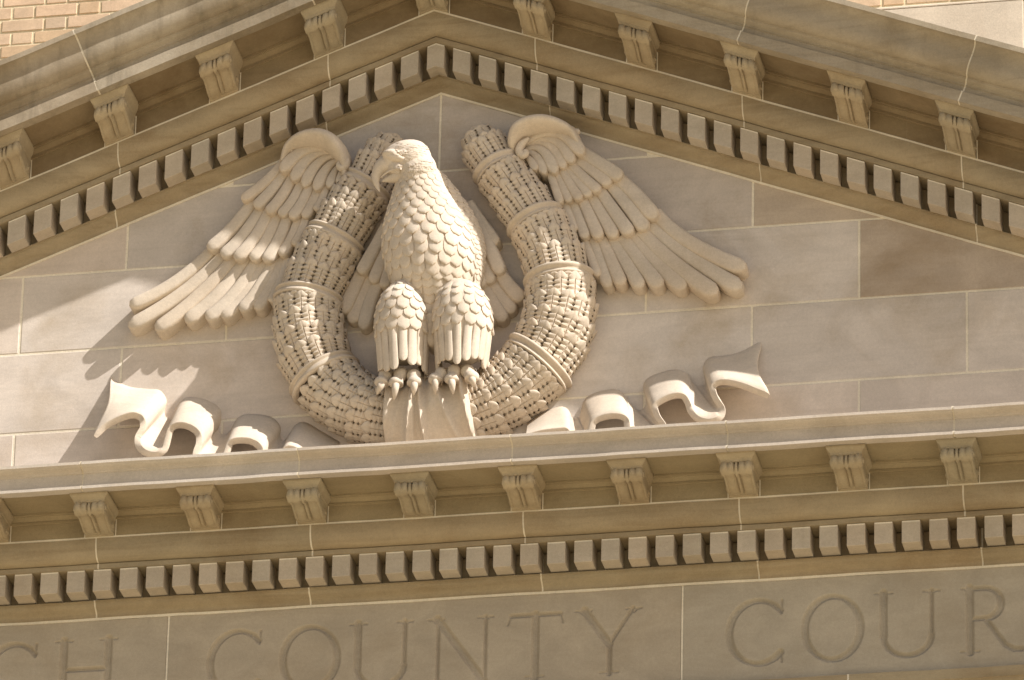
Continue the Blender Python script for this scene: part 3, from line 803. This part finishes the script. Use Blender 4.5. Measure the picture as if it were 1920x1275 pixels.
obj('gape', fixn(mesh('gape', mb.v, mb.f, M_CRV, True, 60)), eg)
from mathutils.bvhtree import BVHTree
bv = BVHTree.FromPolygons([tuple(v.co) for v in head.data.vertices], [tuple(p.vertices) for p in head.data.polygons])
def onhead(x, y, out=0):
    o_ = at(x, y, -1.0); h = bv.ray_cast(o_, fw); p = h[0] if h[0] else at(x, y, -.4); return p - fw * out
mb = MB(); mb.add(*px_tube([(724, 290, .010), (733, 293, .019), (744, 296, .022), (755, 299, .016), (764, 301, .006)], -.400, squash=1.3)); obj('brow', fixn(mesh('brow', mb.v, mb.f, M_CRV, True, 60)), eg)
ec = onhead(747, 305, -.004)
mb = MB(); mb.add(*ellipsoid(ec, (.013, .012, .012))); obj('eye', fixn(mesh('eye', mb.v, mb.f, M_CRV, True, 60)), eg)
# scale feathers
def scale_me(seed):
    nu, nv = 7, 9; vs = []
    for j in range(nv):
        v = j / (nv - 1); wv = .5 * (.75 + .25 * min(1, v * 2)) * (1 if v < .5 else math.sqrt(max(.0, 1 - ((v - .5) / .502) ** 2.2)))
        for i in range(nu):
            u = -1 + 2 * i / (nu - 1); z = .11 * (1 - abs(u) ** 3.0) + .34 * v + .02 * math.exp(-(u / .2) ** 2)
            if v > .85: z -= .1 * ((v - .85) / .15) ** 2
            vs.append((u * wv, v, z))
    fs = grid_faces(nu, nv); base = len(vs)
    rim = [j * nu for j in range(nv)] + [(nv - 1) * nu + i for i in range(1, nu)] + [j * nu + nu - 1 for j in range(nv - 2, -1, -1)]
    for k in rim: x, y, z = vs[k]; vs.append((x * .9, y * .96, z - .34))
    for k in range(len(rim) - 1): fs.append((rim[k], rim[k + 1], base + k + 1, base + k))
    return mesh('feather', vs, fs, M_CRV, True, 60)
SCALE = scale_me(1)
def inside(Q, p, k=.93):
    z = p.z
    if z > Q[0][2] or z < Q[-1][2]: return False
    for a, b in zip(Q[:-1], Q[1:]):
        if a[2] >= z >= b[2]:
            t = (a[2] - z) / max(1e-6, a[2] - b[2]); x, y, hw, hd = (a[i] + (b[i] - a[i]) * t for i in (0, 1, 3, 4))
            return ((p.x - x) / hw) ** 2 + ((p.y - y) / hd) ** 2 < k
    return False
def long_me():
    nu, nv = 7, 12; vs = []
    VV = [.84 * k / 6 for k in range(7)] + [.84 + .16 * math.sin(R(90 * k / 5)) for k in range(1, 6)]
    for v in VV:
        wv = .5 * (.8 + .2 * v) * (1 if v <= .84 else max(.03, math.sqrt(max(0, 1 - ((v - .84) / .16) ** 2))))
        for i in range(nu):
            u = -1 + 2 * i / (nu - 1); vs.append((u * wv, v, .20 * (1 - abs(u) ** 2.2) + .24 * v + (.03 if i == 3 else 0)))
    fs = grid_faces(nu, nv); base = len(vs)
    rim = [j * nu for j in range(nv)] + [(nv - 1) * nu + i for i in range(1, nu)] + [j * nu + nu - 1 for j in range(nv - 2, -1, -1)]
    for k in rim: x, y, z = vs[k]; vs.append((x * .9, y * .98, z - .45))
    for k in range(len(rim) - 1): fs.append((rim[k], rim[k + 1], base + k + 1, base + k))
    return mesh('feather', vs, fs, M_CRV, True, 60)
LONG = long_me()
FE = []
def scales(Q, zs, others, base=None, long=None):
    for r_, (z, wd, ln) in enumerate(zs):
        seg = None
        for a, b in zip(Q[:-1], Q[1:]):
            if a[2] >= z >= b[2]: seg = (a, b); break
        if not seg: continue
        a, b = seg; t = (a[2] - z) / max(1e-6, a[2] - b[2]); x, y, hw, hd = (a[i] + (b[i] - a[i]) * t for i in (0, 1, 3, 4))
        z2 = z - ln; seg2 = None
        for a2, b2 in zip(Q[:-1], Q[1:]):
            if a2[2] >= z2 >= b2[2]: seg2 = (a2, b2); break
        a2, b2 = seg2 or (Q[-3], Q[-3]); t2 = min(1, max(0, (a2[2] - z2) / max(1e-6, a2[2] - b2[2]))); x2, y2, hw2, hd2 = (a2[i] + (b2[i] - a2[i]) * t2 for i in (0, 1, 3, 4))
        per = math.pi * (hw + hd) * .62; n = max(5, round(per / wd))
        for i in range(n + 1):
            ph = R(-202 + 224 * (i + (.5 if r_ % 2 else 0)) / n) + R(random.uniform(-1.5, 1.5))      # -90 is to the viewer
            p = Vector((x + hw * math.cos(ph), y + hd * math.sin(ph), z)); N_ = Vector((math.cos(ph) / hw, math.sin(ph) / hd, 0)).normalized()
            q_ = Vector((x2 + hw2 * math.cos(ph), y2 + hd2 * math.sin(ph), z2))
            if any(inside(o_, p + (q_ - p) * .6) for o_ in others): continue
            if ln > .2: q_ = q_ + N_ * .035
            Y = (q_ - p).normalized(); X = Y.cross(N_).normalized(); Z = X.cross(Y)
            w_ = per / n * (1.04 if ln < .12 else 1.0) * random.uniform(.95, 1.05); l_ = ln * (random.uniform(.96, 1.08) if ln < .12 else random.uniform(.88, 1.10))
            M = Matrix((X * w_, Y * l_, Z * min(w_, .06) * .62)).transposed().to_4x4(); M.translation = p - Z * w_ * .03
            FE.append((-(Z.dot(fw)) * w_ * l_, M, LONG if ln > .12 else SCALE))
def zrow(row, y=-.25): return at(800, row, y).z
zs = []; row = 318
while row < 640:
    t = min(1, (row - 318) / 130); wd = .027 + .036 * min(1, t * 1.1); ln = .040 + .050 * t
    if row > 520: wd = .05; ln = .06
    zs.append((zrow(row), wd, ln)); row += ln * 356 * .56
scales(QS[0], zs, [QS[1], QS[2]])
for Q in (QS[1], QS[2]):
    zs = [(zrow(r_), w_, l_) for r_, w_, l_ in ((534, .036, .045), (545, .042, .055), (557, .048, .06), (572, .052, .068), (587, .054, .072), (604, .056, .080), (612, .046, .200), (622, .046, .215))]
    scales(Q, zs, [QS[0]])
FE.sort(key=lambda f: -f[0])
for k, M, me_ in FE[:299]: obj('feather', me_, body, M, tone(.015, .008))
mb = MB()
def mb_inst(mb, me, M): mb.add([M @ v.co for v in me.vertices], [tuple(p.vertices) for p in me.polygons])
for k, M, me_ in FE[299:]: mb_inst(mb, me_, M)
o = obj('feather', mesh('feather_fringe', mb.v, mb.f, M_CRV, True, 60), body); o['kind'] = 'stuff'
# small head feathers flow back and down from the beak
mb = MB(); bk = at(722, 300, -.345)
for j in range(24):
    for i in range(26):
        xx = 734 + i * 4.2 + (2.1 if j % 2 else 0) + random.uniform(-1.2, 1.2); yy = 262 + j * 4.0 + random.uniform(-1.1, 1.1)
        for side in (0, 1):
            o_ = at(xx, yy, -1.0) if side == 0 else at(xx + 30 + i, yy, -.34) + Vector((.5, -.2, 0))
            d_ = fw if side == 0 else Vector((-1, .15, 0)).normalized()
            h = bv.ray_cast(o_, d_)
            if h[0] is None: continue
            p, n_ = h[0], h[1]
            if side == 1 and n_.x < .6: continue
            if side == 0 and n_.x > .75: continue
            if (p - ec).length < .024 or ((p - bk).length < .078 and yy > 297) or xx < 722 or (yy > 283 and yy < 300 and 716 < xx < 768 and side == 0 and False): continue
            if p.z < zrow(345, -.35): continue
            fl = (p - bk); fl = fl.normalized() + Vector((0.25, 0, -.55)); Y = (fl - n_ * fl.dot(n_)).normalized(); X = Y.cross(n_).normalized()
            k = min(1, max(0, (yy - 285) / 50)); w_ = (.014 + .012 * k) * random.uniform(.85, 1.15); l_ = .024 + .020 * k; lift = .30 + .35 * k
            M = Matrix((X * w_, Y * l_, n_ * w_ * lift)).transposed().to_4x4(); M.translation = p - n_ * w_ * .05; mb_inst(mb, SCALE, M)
o = obj('feather', mesh('head_feathers', mb.v, mb.f, M_CRV, True, 60), head); o['kind'] = 'stuff'
# tail tuft between the thighs
for pts, wd in (([(800, 560), (801, 590), (800, 628)], 30), ([(822, 560), (822, 585), (820, 612)], 28), ([(782, 560), (786, 580), (790, 605)], 24), ([(808, 590), (810, 620), (809, 650)], 26)):
    feather(pts, wd, -.27, -.25, body, .018, back=-.15)

# wings
def C4(x, y): return (220 + x / 3.036, 240 + y / 3.036)
def C1(x, y): return (480 + x / 1.932, 200 + y / 1.932)
def C5(x, y): return (860 + x / 3.036, 220 + y / 3.036)
def wing(side, tiers, archpts, conv, spur):
    P = catmull([[*at(*conv(x, y), -.082 - .015 * math.sin(i / len(archpts) * 3.1)), r_ * PX / 3.036] for i, (x, y, r_) in enumerate(archpts)], 8)
    vs, fs = tube([Vector(p[:3]) for p in P], [p[3] for p in P], 18, 3.2)
    wn = obj('wing', fixn(mesh('wing', vs, fs, M_CRV, True, 60)), eg)
    # flat bed below the feathers so that no wall shows between them
    for (y0, y1, dome, k0, lst) in tiers:
        for q_, (pts, wd) in enumerate(lst):
            f_ = feather([conv(*p) for p in pts], wd / 3.036, y0 + .006 * (q_ % 2), y1 + .007 * (q_ % 2), wn, dome, w0=.80 if k0 == 1.0 else k0, grow=True)
    return wn
LW = [(-.050, -.084, .014, 1.0, [
        ([(585, 640), (350, 862), (68, 1012)], 80), ([(630, 690), (390, 925), (62, 1132)], 88), ([(680, 720), (455, 962), (216, 1150)], 88),
        ([(740, 735), (565, 955), (385, 1102)], 88), ([(800, 745), (652, 960), (503, 1085)], 84), ([(850, 745), (722, 950), (592, 1078)], 82),
        ([(895, 745), (802, 920), (700, 1042)], 82), ([(935, 745), (868, 905), (792, 1038)], 76), ([(970, 745), (925, 890), (872, 992)], 62)]),
      (-.068, -.096, .013, 1.0, [
        ([(1090, 420), (1060, 560), (1003, 670)], 56), ([(1050, 440), (1000, 610), (925, 728)], 66), ([(990, 440), (920, 630), (838, 760)], 74),
        ([(930, 440), (855, 630), (760, 752)], 76), ([(880, 440), (785, 620), (668, 748)], 78), ([(840, 420), (715, 610), (592, 730)], 78), ([(800, 380), (650, 570), (515, 690)], 78)]),
      (-.084, -.110, .012, 1.0, [
        ([(1200, 280), (1170, 400), (1125, 470)], 52), ([(1165, 280), (1120, 410), (1060, 512)], 64), ([(1120, 260), (1060, 410), (985, 512)], 66),
        ([(1075, 240), (1005, 400), (922, 500)], 66), ([(1020, 230), (940, 380), (852, 482)], 68), ([(985, 210), (880, 350), (782, 452)], 70), ([(960, 170), (850, 300), (706, 408)], 64)]),
      (-.100, -.125, .010, .28, [
        ([(1290, 215), (1272, 262), (1262, 318)], 52), ([(1285, 200), (1236, 252), (1205, 340)], 62), ([(1280, 185), (1195, 225), (1130, 355)], 74),
        ([(1275, 170), (1155, 190), (1062, 335)], 78), ([(1270, 155), (1115, 155), (1000, 300)], 80)]),
      (-.115, -.136, .010, .34, [([(1262, 140), (1080, 120), (935, 248)], 84)])]
LA = [(950, 205, 20), (985, 138, 32), (1060, 98, 44), (1155, 88, 52), (1232, 112, 52), (1283, 165, 44), (1305, 225, 32), (1302, 290, 22)]
lw = wing(0, LW, LA, C4, None)
RW = [(-.050, -.084, .014, 1.0, [
        ([(715, 690), (750, 790), (795, 905)], 52), ([(765, 690), (805, 820), (855, 968)], 70), ([(815, 690), (870, 820), (930, 955)], 74),
        ([(875, 690), (955, 830), (1040, 970)], 80), ([(930, 680), (1040, 830), (1150, 965)], 84), ([(985, 665), (1125, 830), (1290, 975)], 88),
        ([(1040, 650), (1225, 830), (1470, 1005)], 96), ([(1090, 610), (1310, 790), (1612, 975)], 92), ([(1120, 545), (1330, 720), (1635, 860)], 92)]),
      (-.068, -.096, .013, 1.0, [
        ([(600, 480), (635, 580), (655, 650)], 56), ([(650, 480), (690, 590), (725, 690)], 64), ([(700, 460), (750, 570), (802, 688)], 70),
        ([(750, 440), (820, 560), (892, 682)], 74), ([(800, 410), (890, 540), (978, 664)], 76), ([(845, 360), (960, 496), (1066, 638)], 84), ([(865, 315), (1000, 432), (1118, 575)], 88)]),
      (-.084, -.110, .012, 1.0, [
        ([(520, 320), (550, 400), (580, 492)], 50), ([(555, 310), (595, 400), (635, 482)], 54), ([(590, 300), (640, 390), (692, 468)], 58),
        ([(610, 280), (685, 370), (748, 448)], 62), ([(630, 260), (715, 345), (802, 420)], 62), ([(650, 230), (765, 306), (862, 382)], 74), ([(670, 180), (800, 258), (926, 342)], 84)]),
      (-.100, -.125, .010, .28, [
        ([(362, 215), (405, 240), (440, 300)], 56), ([(366, 205), (438, 218), (492, 322)], 66), ([(370, 195), (475, 188), (548, 318)], 72),
        ([(372, 180), (510, 160), (598, 290)], 74), ([(376, 165), (540, 128), (645, 258)], 76)]),
      (-.115, -.136, .010, .34, [([(378, 150), (560, 88), (704, 210)], 80)])]
RA = [(322, 218, 22), (322, 170, 38), (352, 115, 50), (415, 80, 52), (500, 66, 50), (585, 78, 42), (652, 110, 32), (692, 170, 20)]
rw_ = wing(1, RW, RA, C5, None)
for wn, pts in ((lw, [(1010, 118, 12), (985, 112, 9), (972, 104, 4)]), (rw_, [(640, 85, 12), (665, 86, 9), (688, 74, 4)])):
    cv = C4 if wn is lw else C5
    mb = MB(); mb.add(*px_tube([(*cv(x, y), r_ * PX) for x, y, r_ in pts], -.12)); obj('spur', fixn(mesh('spur', mb.v, mb.f, M_CRV, True, 60)), wn)
# small scroll where the fan feathers gather
for wn, cv, p_ in ((lw, C4, [(1262, 128, 3), (1290, 165, 8), (1300, 205, 9), (1280, 228, 8), (1262, 212, 7), (1270, 192, 5)]), (rw_, C5, [(400, 118, 3), (362, 150, 8), (345, 190, 9), (362, 218, 8), (384, 205, 7), (376, 188, 5)])):
    mb = MB(); mb.add(*px_tube([(*cv(x, y), r_ * PX * .9) for x, y, r_ in p_], -.148)); obj('scroll', fixn(mesh('scroll', mb.v, mb.f, M_CRV, True, 60)), wn)
# inner feathers behind the body
for wn, lst, (y0, y1) in (
    (lw, [([(470, 600), (420, 690), (388, 808)], 50), ([(440, 580), (390, 680), (345, 785)], 54), ([(410, 540), (360, 650), (312, 750)], 54), ([(492, 640), (465, 720), (440, 800)], 44)], (-.045, -.06)),
    (rw_, [([(800, 620), (850, 700), (900, 778)], 52), ([(830, 600), (880, 680), (935, 745)], 54), ([(860, 560), (910, 640), (968, 700)], 54), ([(790, 660), (830, 720), (862, 785)], 46)], (-.045, -.06)),
    (lw, [([(500, 520), (480, 600), (465, 655)], 44), ([(490, 480), (455, 560), (422, 640)], 46), ([(470, 430), (425, 520), (375, 605)], 48)], (-.07, -.09)),
    (rw_, [([(780, 540), (800, 600), (818, 655)], 44), ([(790, 470), (820, 560), (852, 640)], 48), ([(790, 400), (840, 500), (888, 605)], 50), ([(770, 350), (820, 430), (872, 500)], 50)], (-.07, -.09))):
    for q_, (pts, wd) in enumerate(lst): feather([C1(*p) for p in pts], wd / 1.932 * .98, y0 + .010 * (q_ % 2), y1 + .012 * (q_ % 2), wn, .014)
# shoulder mass on the right of the body, small dark side scales
mbS = MB(); mbS.add(*loft(sections([(318, 800, 822, -.17, .04), (345, 802, 845, -.15, .07), (380, 805, 872, -.14, .08), (420, 812, 896, -.13, .09), (460, 830, 908, -.125, .09), (500, 845, 908, -.12, .08), (545, 850, 897, -.11, .06)]))[:2])
shd = obj('shoulder', fixn(mesh('shoulder', mbS.v, mbS.f, M_CRV, True, 60)), eg)
QSh = loft(sections([(318, 800, 822, -.17, .04), (345, 802, 845, -.15, .07), (380, 805, 872, -.14, .08), (420, 812, 896, -.13, .09), (460, 830, 908, -.125, .09), (500, 845, 908, -.12, .08), (545, 850, 897, -.11, .06)]))[2]
FE = []; zs = []; row = 322
while row < 530: zs.append((at(840, row, -.18).z, .032, .042)); row += 8.5
scales(QSh, zs, [QS[0]])
FE = [f for f in FE if f[0] > 0]
for k, M, me_ in FE: obj('feather', SCALE, shd, M, tone(.015, .008))

# feet
def C3(x, y): return (660 + x / 3.863, 520 + y / 3.863)
for name_, root, kn, mid, tip in (('toe', (285, 690), (245, 715), (215, 765), (180, 850)), ('toe', (345, 680), (352, 700), (318, 770), (303, 893)), ('toe', (420, 690), (447, 712), (452, 765), (447, 858)),
                                  ('toe', (690, 690), (650, 700), (605, 745), (603, 848)), ('toe', (745, 670), (742, 680), (722, 745), (732, 850)), ('toe', (800, 665), (835, 680), (868, 730), (888, 793))):
    # heel behind -> knuckle -> curl over the wreath
    pts = [(*C3(root[0], root[1]), .020), (*C3((root[0] + kn[0]) / 2, kn[1] - 8), .024), (*C3(*kn), .034), (*C3((kn[0] + mid[0]) / 2, (kn[1] + mid[1]) / 2 + 4), .0275), (*C3(mid[0], mid[1]), .036), (*C3(mid[0], mid[1] + 22), .019)]
    mb = MB(); mb.add(*px_tube(pts, -.25, dy=[0, -.01, -.02, -.035, -.045, -.045], n=6)); toe = obj('toe', fixn(mesh('toe', mb.v, mb.f, M_CRV, True, 60)), eg)
    pts = [(*C3(mid[0], mid[1] + 5), .017), (*C3(mid[0] * .7 + tip[0] * .3, mid[1] * .7 + tip[1] * .3), .0165), (*C3(mid[0] * .35 + tip[0] * .65, mid[1] * .35 + tip[1] * .65), .011), (*C3(*tip), .0015)]
    mb = MB(); mb.add(*px_tube(pts, -.25, dy=[-.058, -.068, -.062, -.045], n=6)); o = obj('claw', fixn(mesh('claw', mb.v, mb.f, M_CRV, True, 60)), toe)

# ------------------------------------------------------------------ draped cloth
cl = thing('draped_cloth', 'stone cloth with pointed folds hanging over the bottom of the wreath under the claws', 'drapery', tuple(at(800, 826, -.25)))
P, r_, T, Nn = wp(sbot)
vs = []; nu, nv = 81, 41
rid = [((.06, 0), (.0, 1), .010, .03), ((.16, .02), (.05, .75), .010, .035), ((.40, .10), (.255, .98), .016, .035), ((.40, .12), (.475, 1), .013, .03), ((.36, .0), (.08, .95), .006, .05),
       ((.50, .02), (.63, .42), .010, .03), ((.63, .42), (.83, .98), .010, .035), ((.90, .0), (.985, 1), .012, .03), ((.86, .0), (.93, .6), .008, .025), ((.55, .28), (.57, .60), .010, .07), ((.33, .98), (.36, .6), .006, .02)]
for j in range(nv):
    v = j / (nv - 1); th = R(118 - 198 * v)          # from the back of the top round the front
    vv = max(0, (v - .20) / .70)
    for i in range(nu):
        u = i / (nu - 1)
        xw = (at(725, 722, -.25).x + .0) * (1 - vv) + at(714, 830, -.25).x * vv; xe = at(868, 722, -.25).x * (1 - vv) + at(884, 822, -.25).x * vv
        x = xw + (xe - xw) * u; s_ = sbot + (x - P.x)
        Pc, rc, _, _ = wp(s_)
        h = .012
        for (a, b), (c, d), amp, sg in rid:
            dx, dv = c - a, d - b; t = max(0, min(1, ((u - a) * dx + (vv - b) * dv) / (dx * dx + dv * dv))); dd = math.hypot(u - a - t * dx, (vv - b - t * dv) * .7)
            h += amp * 3.0 * math.exp(-abs(dd / sg / 1.15) ** 1.5)
        if i in (0, nu - 1): h = -.01
        rad = rc * 1.05 + h
        vs.append((x, Pc.y - rad * math.cos(th) , Pc.z + rad * math.sin(th)))
obj('cloth', fixn(mesh('cloth', vs, grid_faces(nu, nv), M_CRV, True, 70)), cl)

# ------------------------------------------------------------------ ribbons
def ribbon(label, Fp, Bp, conv, th_px, loc, dep):
    t_ = thing('ribbon', label, 'ribbon', loc, 'stone ribbon ends either side of the wreath')
    F_ = catmull([list(conv(*p)) for p in Fp], 8); B_ = catmull([list(conv(*p)) for p in Bp], 8)
    n = len(F_); nt = 9; rows = []
    for side in (1, -1):
        for k in range(n):
            a, b = F_[max(0, k - 1)], F_[min(n - 1, k + 1)]; tx, tz = b[0] - a[0], b[1] - a[1]; l = math.hypot(tx, tz) or 1; nx, nz = tz / l, -tx / l
            notch = max(0, 1 - k / 14)
            for q_ in range(nt):
                v = q_ / (nt - 1); f = F_[k]; g = B_[k]
                # forked end: the middle of the width is cut back along the ribbon
                kk = k
                if k < 14:
                    cut = 6.5 * (1 - abs(2 * v - 1) ** 2) + (1.6 if v in (0.0, 1.0) else 0); kk = k + cut * (1 - k / 14)
                k0 = int(kk); fr = kk - k0; k1 = min(n - 1, k0 + 1)
                fx, fz_ = F_[k0][0] * (1 - fr) + F_[k1][0] * fr, F_[k0][1] * (1 - fr) + F_[k1][1] * fr
                gx, gz = B_[k0][0] * (1 - fr) + B_[k1][0] * fr, B_[k0][1] * (1 - fr) + B_[k1][1] * fr
                hh = th_px / 2 * side
                tf = 1 if 3 < k else .7 + .1 * k
                y = -dep + (dep + .015) * v + nz * hh * tf * PX * .95
                rows.append(at(fx + (gx - fx) * v + nx * hh * tf, fz_ + (gz - fz_) * v + nz * hh * tf, y))
    vs = rows; fs = grid_faces(nt, n) + grid_faces(nt, n, off=n * nt, flip=True); o2 = n * nt
    for k in range(n - 1):
        for c in (0, nt - 1): a = k * nt + c; b = (k + 1) * nt + c; fs.append((a, b, b + o2, a + o2))
    for c in range(nt - 1):
        for k in (0, n - 1): a = k * nt + c; fs.append((a, a + 1, a + 1 + o2, a + o2))
    me = fixn(mesh('ribbon_strip', vs, fs, M_CRV)); bevel(me, .003, 50); me.shade_smooth(); me.set_sharp_from_angle(angle=R(48))
    obj('ribbon_strip', me, t_)
def C6(x, y): return (140 + x / 3.556, 620 + y / 3.556)
def C7(x, y): return (960 + x / 3.692, 620 + y / 3.692)
FL = [(125, 722), (200, 645), (300, 590), (390, 565), (445, 590), (452, 650), (420, 710), (425, 770), (470, 815), (540, 830), (595, 800), (618, 730), (640, 660), (690, 632), (760, 642), (818, 685),
      (828, 745), (805, 830), (830, 910), (900, 940), (980, 900), (1015, 810), (1040, 750), (1100, 733), (1180, 742), (1235, 785), (1240, 850), (1260, 930), (1330, 950), (1385, 860), (1405, 800), (1450, 790), (1560, 840), (1700, 900)]
BL = [(255, 290), (290, 345), (370, 390), (480, 408), (560, 410), (605, 450), (595, 530), (600, 575), (640, 620), (680, 610), (690, 560), (700, 510), (735, 470), (790, 462), (880, 485), (955, 530),
      (962, 590), (945, 650), (970, 700), (1010, 710), (1050, 680), (1080, 630), (1110, 590), (1170, 575), (1290, 590), (1355, 640), (1358, 700), (1380, 740), (1420, 740), (1450, 690), (1490, 640), (1540, 632), (1640, 690), (1760, 760)]
ribbon('left stone ribbon end with forked tip and curling folds, brightly sunlit below the wing shadow', FL, BL, C6, 12.5, tuple(at(300, 860, -.1)), .20)
FR = [(1795, 462), (1700, 425), (1600, 385), (1500, 360), (1430, 362), (1392, 400), (1410, 470), (1455, 540), (1445, 600), (1370, 632), (1290, 615), (1240, 565), (1215, 500), (1180, 455), (1110, 455), (1030, 490),
      (990, 530), (1010, 600), (1050, 660), (1050, 730), (960, 770), (860, 750), (805, 690), (790, 620), (735, 592), (640, 600), (570, 635), (550, 700), (540, 770), (460, 800), (400, 770), (380, 700), (330, 695), (200, 710), (100, 740)]
BR = [(1735, 78), (1660, 118), (1570, 165), (1480, 190), (1380, 202), (1340, 245), (1345, 300), (1320, 350), (1270, 375), (1230, 360), (1215, 320), (1205, 300), (1180, 288), (1130, 285), (1030, 310), (950, 345),
      (925, 390), (940, 450), (900, 520), (850, 535), (805, 510), (790, 480), (775, 450), (740, 430), (690, 425), (590, 445), (515, 490), (495, 550), (470, 610), (430, 632), (400, 610), (375, 560), (330, 545), (210, 590), (110, 660)]
ribbon('right stone ribbon with three square folds and forked tip, mostly in shade', FR, BR, C7, 12, tuple(at(1230, 815, -.1)), .148)
